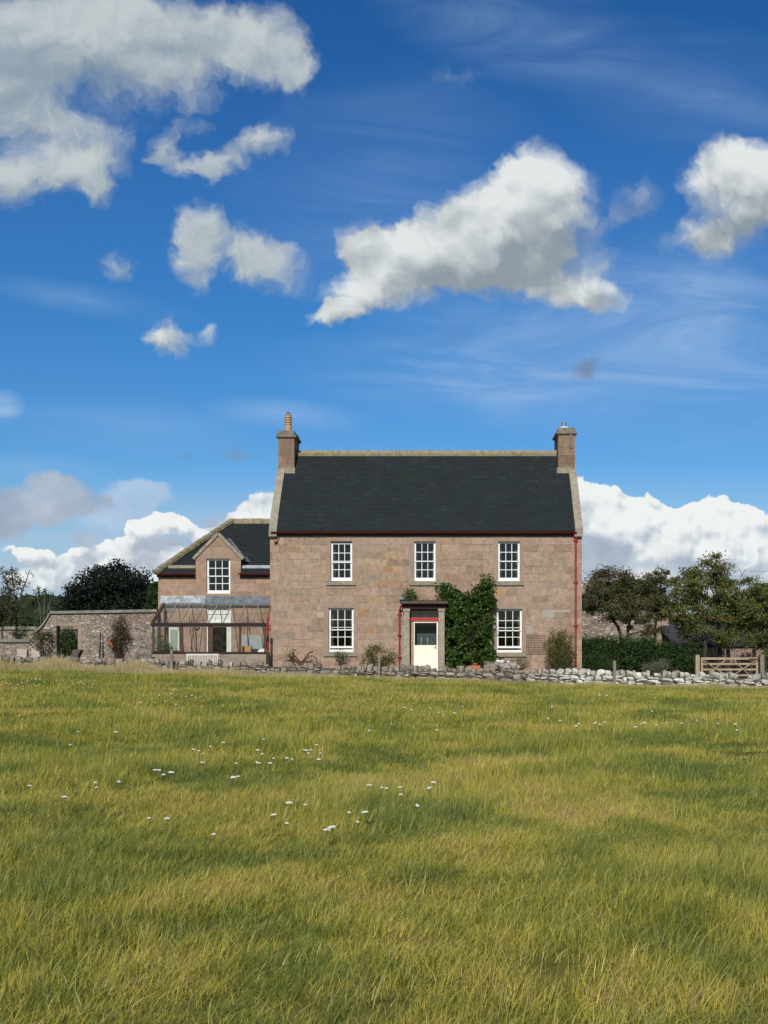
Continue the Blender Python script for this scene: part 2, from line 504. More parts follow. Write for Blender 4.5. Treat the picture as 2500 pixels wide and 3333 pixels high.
# ------------------------------------------------------------------ materials
MATS = {}
def mat(name, fn):
    if name in MATS: return MATS[name]
    m = bpy.data.materials.new(name); m.use_nodes = True
    t = NT(m.node_tree)
    out = t.node('ShaderNodeOutputMaterial')
    sh = fn(t)
    disp = None
    if isinstance(sh, tuple): sh, disp = sh
    t.t.links.new(sh, out.inputs[0])
    MATS[name] = m
    return m

def pbsdf(t, col, rough=0.8, spec=0.3, bump=None, bstr=0.4, bdist=0.02, metal=0.0, **kw):
    b = t.node('ShaderNodeBsdfPrincipled')
    t.put(b.inputs['Base Color'], col)
    t.put(b.inputs['Roughness'], rough)
    b.inputs['Specular IOR Level'].default_value = spec
    b.inputs['Metallic'].default_value = metal
    if bump is not None:
        bn = t.node('ShaderNodeBump')
        bn.inputs['Strength'].default_value = bstr; bn.inputs['Distance'].default_value = bdist
        t.put(bn.inputs['Height'], bump)
        t.t.links.new(bn.outputs[0], b.inputs['Normal'])
    return b.outputs[0]

def pos(t): return t.node('ShaderNodeNewGeometry').outputs['Position']
def island(t): return t.node('ShaderNodeNewGeometry').outputs['Random Per Island']

def flat_mat(name, col, rough=0.7, spec=0.3, var=0.25, scale=6.0, metal=0.0, bstr=0.15):
    def fn(t):
        p = pos(t)
        f, _ = t.noise(p, scale, 5, 0.65)
        f2, _ = t.noise(p, scale * 6, 3, 0.6)
        k = t.m('ADD', t.m('MULTIPLY', f, 0.7), t.m('MULTIPLY', f2, 0.3))
        c = t.mix(t.step(k, 0.25, 0.75), tuple(x * (1 - var) for x in col), tuple(min(1, x * (1 + var)) for x in col))
        return pbsdf(t, c, rough, spec, bump=f2, bstr=bstr, bdist=0.01, metal=metal)
    return mat(name, fn)

ASHLAR = [(0.0, (0.230, 0.165, 0.120)), (0.14, (0.305, 0.215, 0.158)), (0.34, (0.350, 0.252, 0.188)), (0.55, (0.320, 0.235, 0.176)), (0.70, (0.370, 0.270, 0.200)),
          (0.84, (0.290, 0.190, 0.130)), (0.90, (0.255, 0.205, 0.155)), (0.965, (0.330, 0.240, 0.155)), (0.985, (0.38, 0.245, 0.115)), (1.0, (0.360, 0.285, 0.205))]
def ashlar(name, row=0.297, bw=0.66, zoff=0.0, tint=(1, 1, 1), pale=0.5):
    def fn(t):
        p = pos(t)
        s = t.sep(p)
        _, nc = t.noise(p, 1.1, 3, 0.6)
        wv = t.v('SCALE', t.v('SUBTRACT', nc, (0.5, 0.5, 0.5)), scale=0.06)
        base = t.v('ADD', t.xyz(t.m('ADD', s[0], s[1]), t.m('ADD', s[2], zoff), 0.0), wv)
        br = t.node('ShaderNodeTexBrick')
        br.offset = 0.43; br.offset_frequency = 2; br.squash = 1.45; br.squash_frequency = 3
        t.put(br.inputs['Vector'], base)
        t.put(br.inputs['Color1'], (0, 0, 0)); t.put(br.inputs['Color2'], (1, 1, 1)); t.put(br.inputs['Mortar'], (0.5, 0.5, 0.5))
        br.inputs['Scale'].default_value = 1.0
        br.inputs['Mortar Size'].default_value = 0.0065
        br.inputs['Mortar Smooth'].default_value = 0.3
        br.inputs['Brick Width'].default_value = bw
        br.inputs['Row Height'].default_value = row
        rnd = br.outputs['Color']; mor = br.outputs['Fac']
        n1, _ = t.noise(p, 0.55, 5, 0.6)
        n2, _ = t.noise(p, 4.5, 6, 0.7)
        n3, _ = t.noise(p, 26, 4, 0.7)
        c = t.ramp(rnd, ASHLAR)
        c = t.mix(t.m('MULTIPLY', t.step(n1, 0.35, 0.65), 0.45), c, (0.330, 0.245, 0.178))
        # weather: mottling and grime with a shape of its own
        c = t.mix(1.0, c, t.ramp(n2, [(0.28, (0.72, 0.72, 0.72)), (0.5, (1.04, 1.04, 1.04)), (0.72, (1.30, 1.27, 1.22))]), 'MULTIPLY')
        c = t.mix(1.0, c, t.ramp(n3, [(0.3, 0.72), (0.7, 1.26)]), 'MULTIPLY')
        n5, _ = t.noise(p, 2.2, 5, 0.7)
        c = t.mix(t.m('MULTIPLY', t.step(n5, 0.58, 0.72), 0.5), c, (0.215, 0.180, 0.135))
        n4, _ = t.noise(t.v('ADD', p, (7, 3, 5)), 0.9, 4, 0.6)
        jm = t.step(n4, 0.46, 0.54)
        jc = t.mix(jm, (0.15, 0.105, 0.075), (0.50, 0.41, 0.30))
        br2 = t.step(n5, 0.38, 0.52)
        c = t.mix(t.m('MULTIPLY', mor, t.m('MULTIPLY_ADD', br2, 0.85, 0.12)), c, jc)
        if tint != (1, 1, 1):
            c = t.mix(1.0, c, tint, 'MULTIPLY')
        h = t.m('SUBTRACT', t.m('MULTIPLY_ADD', n3, 0.25, t.m('MULTIPLY', n2, 0.5)), t.m('MULTIPLY', mor, 0.6))
        h = t.m('MULTIPLY_ADD', rnd, 0.35, h)
        return pbsdf(t, c, 0.9, 0.2, bump=h, bstr=0.7, bdist=0.02)
    return mat(name, fn)

def rubble(name, cols, scale=5.5, zs=1.6, tint=None, limew=0.0):
    """random rubble wall face"""
    def fn(t):
        p = pos(t); s = t.sep(p)
        _, nc = t.noise(p, 3.0, 3, 0.6)
        q = t.v('ADD', t.xyz(t.m('ADD', s[0], s[1]), 0.0, t.m('MULTIPLY', s[2], zs)), t.v('SCALE', t.v('SUBTRACT', nc, (0.5, 0.5, 0.5)), scale=0.25))
        vo = t.node('ShaderNodeTexVoronoi', feature='F1'); vo.inputs['Scale'].default_value = scale; t.put(vo.inputs['Vector'], q)
        ve = t.node('ShaderNodeTexVoronoi', feature='DISTANCE_TO_EDGE'); ve.inputs['Scale'].default_value = scale; t.put(ve.inputs['Vector'], q)
        r = t.sep(vo.outputs['Color'])[0]
        c = t.ramp(r, cols)
        e = t.step(ve.outputs['Distance'], 0.0, 0.09)
        n2, _ = t.noise(p, 5, 6, 0.7); n3, _ = t.noise(p, 30, 3, 0.7)
        n1, _ = t.noise(p, 0.8, 5, 0.65)
        c = t.mix(t.m('MULTIPLY', t.m('SUBTRACT', 1.0, e), 0.5), c, t.mix(t.step(n1, 0.4, 0.6), (0.10, 0.075, 0.055), (0.30, 0.25, 0.20)))
        c = t.mix(1.0, c, t.ramp(n2, [(0.25, 0.65), (0.75, 1.3)]), 'MULTIPLY')
        c = t.mix(t.step(t.m('ADD', n1, t.m('MULTIPLY', n2, 0.4)), 0.70, 0.85, 0, 0.6), c, (0.22, 0.15, 0.11))
        h = t.m('ADD', t.m('MULTIPLY', e, 0.7), t.m('MULTIPLY', n3, 0.3))
        return pbsdf(t, c, 0.95, 0.15, bump=h, bstr=0.9, bdist=0.05)
    return mat(name, fn)

def slate(name, slope):
    def fn(t):
        p = pos(t); s = t.sep(p)
        q = t.xyz(t.m('ADD', s[0], 3.0), t.m('MULTIPLY', s[2], 1.0 / math.sin(slope)), 0.0)
        br = t.node('ShaderNodeTexBrick'); br.offset = 0.5; br.squash = 1.0
        t.put(br.inputs['Vector'], q)
        t.put(br.inputs['Color1'], (0, 0, 0)); t.put(br.inputs['Color2'], (1, 1, 1)); t.put(br.inputs['Mortar'], (0.5, 0.5, 0.5))
        br.inputs['Scale'].default_value = 1.0
        br.inputs['Mortar Size'].default_value = 0.006
        br.inputs['Brick Width'].default_value = 0.30
        br.inputs['Row Height'].default_value = 0.155
        n1, _ = t.noise(p, 0.8, 5, 0.6); n2, _ = t.noise(p, 9, 4, 0.7)
        st, _ = t.noise(t.mapping(p, scale=(1.4, 9, 9)), 2.0, 5, 0.75)
        c = t.ramp(br.outputs['Color'], [(0.0, (0.0165, 0.0215, 0.0230)), (0.5, (0.0180, 0.0235, 0.0262)), (0.9, (0.0195, 0.0255, 0.0275)), (1.0, (0.025, 0.032, 0.034))])
        c = t.mix(1.0, c, t.ramp(n2, [(0.3, 0.85), (0.7, 1.15)]), 'MULTIPLY')
        c = t.mix(1.0, c, t.ramp(st, [(0.35, 0.88), (0.72, 1.35)]), 'MULTIPLY')
        c = t.mix(t.step(n1, 0.45, 0.7, 0, 0.5), c, (0.018, 0.025, 0.018))
        h = t.m('SUBTRACT', t.m('MULTIPLY', br.outputs['Color'], 0.6), t.m('MULTIPLY', br.outputs['Fac'], 0.8))
        return pbsdf(t, c, 0.75, 0.12, bump=h, bstr=0.12, bdist=0.005)
    return mat(name, fn)

def stone_plain(name, c0, c1, lichen=None, scale=5.0):
    def fn(t):
        p = pos(t)
        a, _ = t.noise(p, scale, 6, 0.7); b, _ = t.noise(p, scale * 7, 4, 0.7); g, _ = t.noise(p, scale * 0.35, 3, 0.6)
        c = t.mix(t.step(a, 0.3, 0.7), c0, c1)
        c = t.mix(1.0, c, t.ramp(b, [(0.3, 0.75), (0.7, 1.25)]), 'MULTIPLY')
        if lichen:
            c = t.mix(t.step(g, 0.5, 0.62, 0, 0.85), c, lichen)
        return pbsdf(t, c, 0.92, 0.2, bump=t.m('ADD', a, t.m('MULTIPLY', b, 0.4)), bstr=0.6, bdist=0.02)
    return mat(name, fn)

def glass_mat(name, refl=0.08, tint=(0.9, 0.95, 0.95), dirt=0.0):
    def fn(t):
        tr = t.node('ShaderNodeBsdfTransparent'); t.put(tr.inputs[0], tint)
        gl = t.node('ShaderNodeBsdfGlossy'); gl.inputs['Roughness'].default_value = 0.02; t.put(gl.inputs[0], (0.9, 0.95, 1.0))
        lw = t.node('ShaderNodeLayerWeight'); lw.inputs[0].default_value = 0.25
        f = t.m('MULTIPLY_ADD', lw.outputs['Fresnel'], 0.8, refl, clamp=True)
        n, _ = t.noise(pos(t), 2.5, 2, 0.5)
        bn = t.node('ShaderNodeBump'); bn.inputs['Strength'].default_value = 0.05; t.put(bn.inputs['Height'], n)
        t.t.links.new(bn.outputs[0], gl.inputs['Normal'])
        mx = t.node('ShaderNodeMixShader'); t.put(mx.inputs[0], f)
        t.t.links.new(tr.outputs[0], mx.inputs[1]); t.t.links.new(gl.outputs[0], mx.inputs[2])
        if dirt:
            df = t.node('ShaderNodeBsdfDiffuse'); t.put(df.inputs[0], (0.5, 0.48, 0.42))
            n2, _ = t.noise(pos(t), 3.0, 5, 0.7)
            m2 = t.node('ShaderNodeMixShader'); t.put(m2.inputs[0], t.step(n2, 0.35, 0.8, dirt * 0.3, dirt * 1.5))
            t.t.links.new(mx.outputs[0], m2.inputs[1]); t.t.links.new(df.outputs[0], m2.inputs[2])
            return m2.outputs[0]
        return mx.outputs[0]
    return mat(name, fn)

def leaf_mat(name, stops, rough=0.6, trans=0.35, spec=0.25, zone=0.6):
    def fn(t):
        p = pos(t)
        r = island(t)
        n, _ = t.noise(p, zone * 2.2, 3, 0.6)
        f = t.m('ADD', t.m('MULTIPLY', r, 0.6), t.m('MULTIPLY_ADD', n, 1.2, -0.4), clamp=True)
        c = t.ramp(f, stops)
        b = t.node('ShaderNodeBsdfPrincipled'); t.put(b.inputs['Base Color'], c)
        b.inputs['Roughness'].default_value = rough; b.inputs['Specular IOR Level'].default_value = spec
        tl = t.node('ShaderNodeBsdfTranslucent'); t.put(tl.inputs[0], t.mix(1.0, c, (1.15, 1.3, 0.6), 'MULTIPLY'))
        mx = t.node('ShaderNodeMixShader'); mx.inputs[0].default_value = trans
        t.t.links.new(b.outputs[0], mx.inputs[1]); t.t.links.new(tl.outputs[0], mx.inputs[2])
        return mx.outputs[0]
    return mat(name, fn)

M_ASH = ashlar('ashlar_stone', zoff=0.12)
M_ASH2 = ashlar('ashlar_stone_wing', row=0.31, bw=0.55, zoff=0.05, tint=(1.02, 0.96, 0.95))
M_CHIM = ashlar('ashlar_stone_chimney', row=0.36, bw=0.48, zoff=0.2, tint=(0.66, 0.64, 0.62))
M_MARGIN = stone_plain('window_margin_stone', (0.27, 0.20, 0.15), (0.35, 0.26, 0.195), scale=3.0)
M_SILL = stone_plain('sill_stone', (0.20, 0.19, 0.145), (0.30, 0.27, 0.205), scale=4.0)
M_SKEW = stone_plain('skew_stone', (0.21, 0.185, 0.145), (0.37, 0.325, 0.25), lichen=(0.30, 0.28, 0.20), scale=4.0)
M_RIDGE = stone_plain('ridge_stone', (0.17, 0.145, 0.085), (0.33, 0.28, 0.16), lichen=(0.25, 0.235, 0.17), scale=5.0)
M_CAP = stone_plain('chimney_cap_stone', (0.13, 0.115, 0.09), (0.26, 0.22, 0.165), scale=5.0)
M_PIER = stone_plain('pillar_stone', (0.27, 0.245, 0.185), (0.37, 0.325, 0.245), scale=2.5)
M_WHITE = flat_mat('white_paint', (0.80, 0.80, 0.77), 0.45, 0.4, 0.04, 3.0, bstr=0.02)
M_OLDWHITE = flat_mat('worn_white_paint', (0.66, 0.64, 0.58), 0.6, 0.3, 0.15, 5.0)
M_RED = flat_mat('red_paint', (0.13, 0.010, 0.010), 0.45, 0.4, 0.25, 4.0)
M_RED2 = flat_mat('bright_red_paint', (0.42, 0.03, 0.03), 0.5, 0.35, 0.15, 4.0)
M_CREAM = flat_mat('cream_paint', (0.84, 0.80, 0.67), 0.5, 0.4, 0.05, 4.0, bstr=0.03)
M_DARKIN = flat_mat('dark_interior', (0.05, 0.048, 0.045), 0.9, 0.1, 0.2)
M_LEAD = flat_mat('lead_sheet', (0.14, 0.16, 0.18), 0.55, 0.4, 0.7, 5.0, bstr=0.3)
M_LEADW = flat_mat('white_streaked_lead', (0.33, 0.36, 0.38), 0.55, 0.4, 0.8, 6.0, bstr=0.3)
M_BROWN = flat_mat('brown_wood', (0.085, 0.040, 0.024), 0.6, 0.3, 0.35, 5.0)
M_DKBROWN = flat_mat('dark_brown_wood', (0.022, 0.008, 0.007), 0.55, 0.3, 0.3, 5.0)
M_BAR = flat_mat('pale_glazing_bar', (0.30, 0.28, 0.25), 0.6, 0.3, 0.25, 5.0)
M_GATEWOOD = flat_mat('gate_wood', (0.36, 0.28, 0.175), 0.8, 0.2, 0.3, 6.0)
M_POSTWOOD = flat_mat('weathered_post_wood', (0.20, 0.18, 0.145), 0.9, 0.15, 0.35, 8.0)
M_GREYWOOD = flat_mat('silvery_teak', (0.60, 0.57, 0.51), 0.8, 0.2, 0.2, 8.0)
M_BARK = flat_mat('bark', (0.060, 0.050, 0.042), 0.95, 0.1, 0.4, 9.0, bstr=0.5)
M_GREYBARK = flat_mat('grey_bark', (0.13, 0.125, 0.115), 0.95, 0.1, 0.35, 9.0, bstr=0.5)
M_RUST = flat_mat('rusty_iron', (0.095, 0.045, 0.028), 0.85, 0.25, 0.4, 12.0)
M_IRON = flat_mat('dark_iron', (0.022, 0.021, 0.022), 0.6, 0.4, 0.3, 8.0)
M_TERRA = flat_mat('terracotta', (0.42, 0.155, 0.07), 0.8, 0.2, 0.25, 6.0)
M_TERRA2 = flat_mat('buff_clay', (0.46, 0.29, 0.155), 0.75, 0.25, 0.25, 8.0)
M_STEEL = flat_mat('stainless_steel', (0.62, 0.62, 0.62), 0.25, 0.5, 0.1, 4.0, metal=1.0, bstr=0.0)
M_GLASS = glass_mat('window_glass', 0.012, (0.85, 0.88, 0.88))
M_GHGLASS = glass_mat('greenhouse_glass', 0.015, (0.93, 0.96, 0.95), dirt=0.05)
# ------------------------------------------------------------------ terrain
def sstep(x, a, b):
    t = np.clip((np.asarray(x, float) - a) / (b - a), 0, 1)
    return t * t * (3 - 2 * t)

WALLX = np.array([-30.0, -16.8, -9.7, -2.2, 4.6, 10.6, 24.0])
WALLY = np.array([44.6, 43.3, 42.8, 42.0, 40.6, 39.5, 37.4])
WALLB = np.array([0.45, 0.30, 0.13, 0.0, -0.16, -0.18, -0.22])     # ground height at its field side
WALLT = np.array([0.95, 0.72, 0.60, 0.43, 0.37, 0.26, 0.20])       # height of its top
def wall_y(x): return np.interp(x, WALLX, WALLY)

def terrain(x, y):
    x = np.asarray(x, float); y = np.asarray(y, float)
    yw = wall_y(x); gb = np.interp(x, WALLX, WALLB)
    k = np.clip(y / yw, -0.6, 1.0)
    field = 0.70 + (gb - 0.70) * k
    relief = (0.045 * np.sin(x * 0.9 + 0.4 * y) * np.sin(y * 0.55 + 1.3) + 0.03 * np.sin(x * 2.1 - y * 0.8 + 2) * np.sin(y * 1.7) +
              0.05 * np.sin(x * 0.33 + 1.0) * np.sin(y * 0.23 + 0.5) + 0.014 * np.sin(x * 5.1 + 1.3 * y) * np.sin(y * 4.3 - x))
    field = field + relief * (1 - sstep(y, 35, 40))
    # yard and garden behind the wall
    yard = np.interp(x, [-30, -12, -8, 6, 9, 14, 40], [0.35, 0.12, 0.0, 0.0, -0.15, -0.55, -1.0])
    far = -1.0 + 0 * x
    yard = yard + (np.where(x > 6, -0.9 - yard, 0)) * sstep(y, 47, 56)
    z = field + (yard - field) * sstep(y, yw + 0.2, yw + 2.2)
    z = z + (far - z) * sstep(y, 64, 110)
    # wooded rise far off on the left
    hill = sstep(y, 140, 330) * (1 - sstep(x / np.maximum(y, 1), -0.20, -0.05))
    z = z + hill * (1.0 + 0.012 * (y - 140)) * (1 - 0.25 * sstep(y, 500, 800))
    return z

def grid_axis(parts):
    out = []
    for a, b, s in parts:
        out += list(np.arange(a, b, s))
    out.append(parts[-1][1])
    return np.array(out)

def build_ground():
    xs = grid_axis([(-3000, -400, 200), (-400, -60, 20), (-60, -20, 2), (-20, 20, 0.25), (20, 60, 2), (60, 400, 20), (400, 3000, 200)])
    ys = grid_axis([(-60, 0, 4), (0, 46, 0.25), (46, 70, 1), (70, 200, 10), (200, 1000, 40), (1000, 6000, 500)])
    X, Y = np.meshgrid(xs, ys)
    Z = terrain(X, Y)
    nx, ny = len(xs), len(ys)
    v = np.stack([X, Y, Z], -1).reshape(-1, 3)
    idx = np.arange(nx * ny).reshape(ny, nx)
    q = np.stack([idx[:-1, :-1], idx[:-1, 1:], idx[1:, 1:], idx[1:, :-1]], -1).reshape(-1, 4)
    me = bpy.data.meshes.new('ground')
    me.vertices.add(len(v)); me.vertices.foreach_set('co', v.astype(np.float32).ravel())
    me.loops.add(q.size); me.loops.foreach_set('vertex_index', q.astype(np.int32).ravel())
    me.polygons.add(len(q)); me.polygons.foreach_set('loop_start', np.arange(0, q.size, 4, dtype=np.int32))
    me.polygons.foreach_set('loop_total', np.full(len(q), 4, dtype=np.int32))
    me.update(calc_edges=True); me.shade_smooth()
    def fn(t):
        p = pos(t); s = t.sep(p)
        n1, _ = t.noise(p, 0.35, 5, 0.6); n2, _ = t.noise(p, 6, 5, 0.7)
        c = t.mix(t.step(n1, 0.35, 0.65), (0.13, 0.125, 0.028), (0.21, 0.175, 0.05))
        c = t.mix(1.0, c, t.ramp(n2, [(0.3, 0.6), (0.7, 1.3)]), 'MULTIPLY')
        far = t.step(s[1], 60, 120)
        c = t.mix(far, c, t.mix(t.step(n1, 0.3, 0.7), (0.12, 0.14, 0.05), (0.20, 0.19, 0.09)))
        # trodden yard by the house
        yard = t.m('MULTIPLY', t.step(s[1], 43.2, 44.2), t.m('SUBTRACT', 1.0, t.step(s[1], 46, 47)))
        n3, _ = t.noise(p, 1.5, 4, 0.6)
        yard = t.m('MULTIPLY', yard, t.m('MULTIPLY', t.step(s[0], -14, -12), t.m('SUBTRACT', 1.0, t.step(s[0], 5, 6))))
        c = t.mix(t.m('MULTIPLY', yard, t.step(n3, 0.35, 0.5)), c, (0.20, 0.165, 0.12))
        return pbsdf(t, c, 0.95, 0.1, bump=n2, bstr=0.5, bdist=0.03)
    me.materials.append(mat('ground_turf', fn))
    o = bpy.data.objects.new('ground', me); COL.objects.link(o)
    tag(o, kind='structure')
build_ground()
# ------------------------------------------------------------------ farmhouse
HY = HOUSE_Y
HX0, HX1 = wx(879, HY), wx(1894, HY)
HB = HY + 6.06
RIDGE_Y = HY + 3.03
EAVE_Z = wz(1729, HY)
RZ = wz(1474, RIDGE_Y)
SL = (RZ - EAVE_Z) / (RIDGE_Y - (HY - 0.12))
def roof_z(y): return EAVE_Z + (y - (HY - 0.12)) * SL

def wall_cells(mb, xs, zs, holes, y0, y1):
    """front wall with real openings: holes are (x0,x1,z0,z1)"""
    def solid(i, j):
        if i < 0 or j < 0 or i >= len(xs) - 1 or j >= len(zs) - 1: return False
        cx = (xs[i] + xs[i + 1]) / 2; cz = (zs[j] + zs[j + 1]) / 2
        return not any(a < cx < b and c < cz < d for a, b, c, d in holes)
    for i in range(len(xs) - 1):
        for j in range(len(zs) - 1):
            if not solid(i, j): continue
            x0, x1, z0, z1 = xs[i], xs[i + 1], zs[j], zs[j + 1]
            mb.quad((x0, y0, z0), (x1, y0, z0), (x1, y0, z1), (x0, y0, z1))
            mb.quad((x1, y1, z0), (x0, y1, z0), (x0, y1, z1), (x1, y1, z1))
            if not solid(i - 1, j): mb.quad((x0, y1, z0), (x0, y0, z0), (x0, y0, z1), (x0, y1, z1))
            if not solid(i + 1, j): mb.quad((x1, y0, z0), (x1, y1, z0), (x1, y1, z1), (x1, y0, z1))
            if not solid(i, j - 1): mb.quad((x0, y0, z0), (x0, y1, z0), (x1, y1, z0), (x1, y0, z0))
            if not solid(i, j + 1): mb.quad((x0, y0, z1), (x1, y0, z1), (x1, y1, z1), (x0, y1, z1))

def cuts(lo, hi, holes, k):
    s = {round(lo, 5), round(hi, 5)}
    for h in holes:
        s.add(round(h[k], 5)); s.add(round(h[k + 1], 5))
    return sorted(v for v in s if lo - 1e-4 <= v <= hi + 1e-4)

def sash_window(parent, px0, px1, ptop, pbot, Y, sill=None, low_open=0.0, top_open=0.0, label=None, surround=True, blind=0):
    """px0..px1: the opening; white frame inside; sashes with six panes each"""
    x0, x1 = wx(px0, Y), wx(px1, Y); z1, z0 = wz(ptop, Y), wz(pbot, Y)
    f = MB()
    yo = Y + 0.10
    fw = 0.035
    f.box(x0 + 0.003, x0 + fw, yo, yo + 0.13, z0, z1 - 0.002); f.box(x1 - fw, x1 - 0.003, yo, yo + 0.13, z0, z1 - 0.002)
    f.box(x0 + fw, x1 - fw, yo, yo + 0.13, z1 - fw, z1 - 0.002); f.box(x0 + fw, x1 - fw, yo + 0.002, yo + 0.13, z0, z0 + 0.05)
    win = f.build('window', M_WHITE, parent)
    if label: win['label'] = label
    a, b = x0 + fw, x1 - fw
    mid = z0 + (z1 - z0) * 0.50
    st = 0.045; gb = 0.026
    def sash(za, zb, y, rail_lo, rail_hi):
        s = MB()
        s.box(a, a + st, y, y + 0.04, za, zb); s.box(b - st, b, y, y + 0.04, za, zb)
        s.box(a + st, b - st, y, y + 0.04, za, za + rail_lo); s.box(a + st, b - st, y, y + 0.04, zb - rail_hi, zb)
        W3 = (b - a - 2 * st)
        for k in (1, 2):
            c = a + st + W3 * k / 3
            s.box(c - gb / 2, c + gb / 2, y + 0.004, y + 0.036, za + rail_lo, zb - rail_hi)
        c = (za + rail_lo + zb - rail_hi) / 2
        xs_ = [a + st, a + st + W3 / 3 - gb / 2, a + st + W3 / 3 + gb / 2, a + st + 2 * W3 / 3 - gb / 2, a + st + 2 * W3 / 3 + gb / 2, b - st]
        for k in (0, 2, 4):
            s.box(xs_[k], xs_[k + 1], y + 0.004, y + 0.036, c - gb / 2, c + gb / 2)
        s.build('sash', M_WHITE, win)
        g = MB(); g.box(a + st, b - st, y + 0.018, y + 0.022, za + rail_lo, zb - rail_hi)
        g.build('pane', M_GLASS, win)
    sash(mid - 0.02 - top_open, z1 - fw - top_open * 0.6, yo + 0.02, 0.04, 0.05)
    sash(z0 + 0.05 + low_open, mid + 0.02 + low_open, yo + 0.065, 0.085, 0.04)
    if low_open:
        s = MB(); s.box(a, b, yo + 0.0, yo + 0.10, z0 + 0.05, z0 + 0.095); s.build('sash_stop', M_WHITE, win)
    if blind:
        s = MB(); s.box(a, b, yo + 0.16, yo + 0.17, z1 - blind, z1); s.build('blind', M_OLDWHITE, win)
    if sill:
        sx0, sx1, sz = sill
        s = MB()
        X0, X1, Z = wx(sx0, Y), wx(sx1, Y), wz(sz, Y)
        s.prism([(Y - 0.07, Z), (Y + 0.0985, Z), (Y + 0.0985, z0 - 0.004), (Y - 0.07, z0 - 0.05)], 'x', X0, X1)
        s.build('sill', M_SILL, win)
    if surround:
        s = MB()
        s.box(x0 - 0.22, x1 + 0.22, Y - 0.008, Y + 0.06, z1, z1 + 0.27)
        s.box(x0 - 0.17, x0, Y - 0.0075, Y + 0.06, z0 - 0.01, z1)
        s.box(x1, x1 + 0.17, Y - 0.0075, Y + 0.06, z0 - 0.01, z1)
        s.build('margin', M_MARGIN, win)
    return (x0, x1, z0, z1)

farm = thing('farmhouse', 'large two storey stone farmhouse with dark slate roof, two end chimneys and red gutter', 'house', (wx(1386, HY), HY, 0))
WINS = [(1076.5, 1146.5, 1761.5, 1890.5, (1062, 1158.5, 1904.5), 0.0, 0.05, 'upper left sash window with its top sash lowered a crack'),
        (1347.5, 1418, 1761.8, 1891, (1333, 1432, 1905), 0, 0, 'upper middle sash window above the porch'),
        (1621, 1692.5, 1762, 1891, (1610, 1706.5, 1905), 0, 0, None),
        (1069.5, 1151, 1978.5, 2122, (1052.5, 1163.5, 2136), 0.10, 0.0, 'lower left sash window with its bottom sash raised a little'),
        (1616.7, 1699.5, 1982, 2123.6, (1604, 1713, 2137), 0.12, 0.0, 'lower right sash window raised a little beside the climber')]
holes = []
for (a, b, tp, bt, sl_, lo_, to_, lab) in WINS:
    holes.append(sash_window(farm, a, b, tp, bt, HY, sl_, lo_, to_, lab))
DX0, DX1, DZ1 = wx(1335.5, HY), wx(1428.7, HY), wz(1983, HY)
holes.append((DX0, DX1, -0.5, DZ1))
WT = 0.55
mb = MB()
wall_cells(mb, cuts(HX0, HX1, holes, 0), cuts(-0.5, EAVE_Z - 0.02, holes, 2), holes, HY, HY + WT)
for (x0, x1) in ((HX0, HX0 + 0.5), (HX1 - 0.5, HX1)):
    y0 = HY + WT + 0.001
    mb.prism([(y0, -0.5), (HB, -0.5), (HB, EAVE_Z - 0.1), (RIDGE_Y, RZ - 0.08), (y0, roof_z(y0) - 0.08)], 'x', x0, x1)
mb.box(HX0 + 0.5, HX1 - 0.5, HB - 0.5, HB, -0.5, EAVE_Z - 0.1)
mb.build('wall', M_ASH, farm)
mb = MB()
mb.box(HX0 + 0.5, HX1 - 0.5, HY + WT, HB - 0.5, 2.62, 2.80)
mb.box(HX0 + 0.5, HX1 - 0.5, HY + WT, HB - 0.5, 5.35, 5.45)
mb.box(HX0 + 0.5, HX1 - 0.5, HY + WT, HB - 0.5, 0.02, 0.1)
for px in (1230, 1530):
    mb.box(wx(px, HY) - 0.1, wx(px, HY) + 0.1, HY + WT, HB - 0.5, 0.1, 2.62)
    mb.box(wx(px, HY) - 0.1, wx(px, HY) + 0.1, HY + WT, HB - 0.5, 2.80, 5.35)
mb.build('inner_floor', flat_mat('room_plaster', (0.16, 0.15, 0.135), 0.9, 0.1, 0.2), farm)
# curtains and things seen dimly in the rooms
for (px0, px1, py0, py1, c) in ((1078, 1084, 1765, 1888, 0), (1139, 1145, 1765, 1888, 0), (1349, 1354, 1765, 1888, 1), (1411, 1417, 1765, 1888, 1),
                                (1623, 1629, 1765, 1888, 0), (1685, 1691, 1765, 1888, 0), (1071, 1078, 1982, 2118, 1), (1143, 1150, 1982, 2118, 1), (1691, 1698, 1985, 2118, 0)):
    s = MB(); Y = HY + 0.42
    n = 10; X0, X1 = wx(px0 - 4, HY), wx(px1 + 4, HY)
    zt, zb = wz(py0, HY), wz(py1, HY)
    pr = [(X0 + (X1 - X0) * k / n, Y + 0.015 * math.sin(k * 2.1)) for k in range(n + 1)]
    for k in range(n):
        s.quad((pr[k][0], pr[k][1], zb), (pr[k + 1][0], pr[k + 1][1], zb), (pr[k + 1][0], pr[k + 1][1], zt), (pr[k][0], pr[k][1], zt))
    s.build('curtain', flat_mat('curtain_cloth', (0.20, 0.17, 0.13), 0.9, 0.1, 0.2), farm)

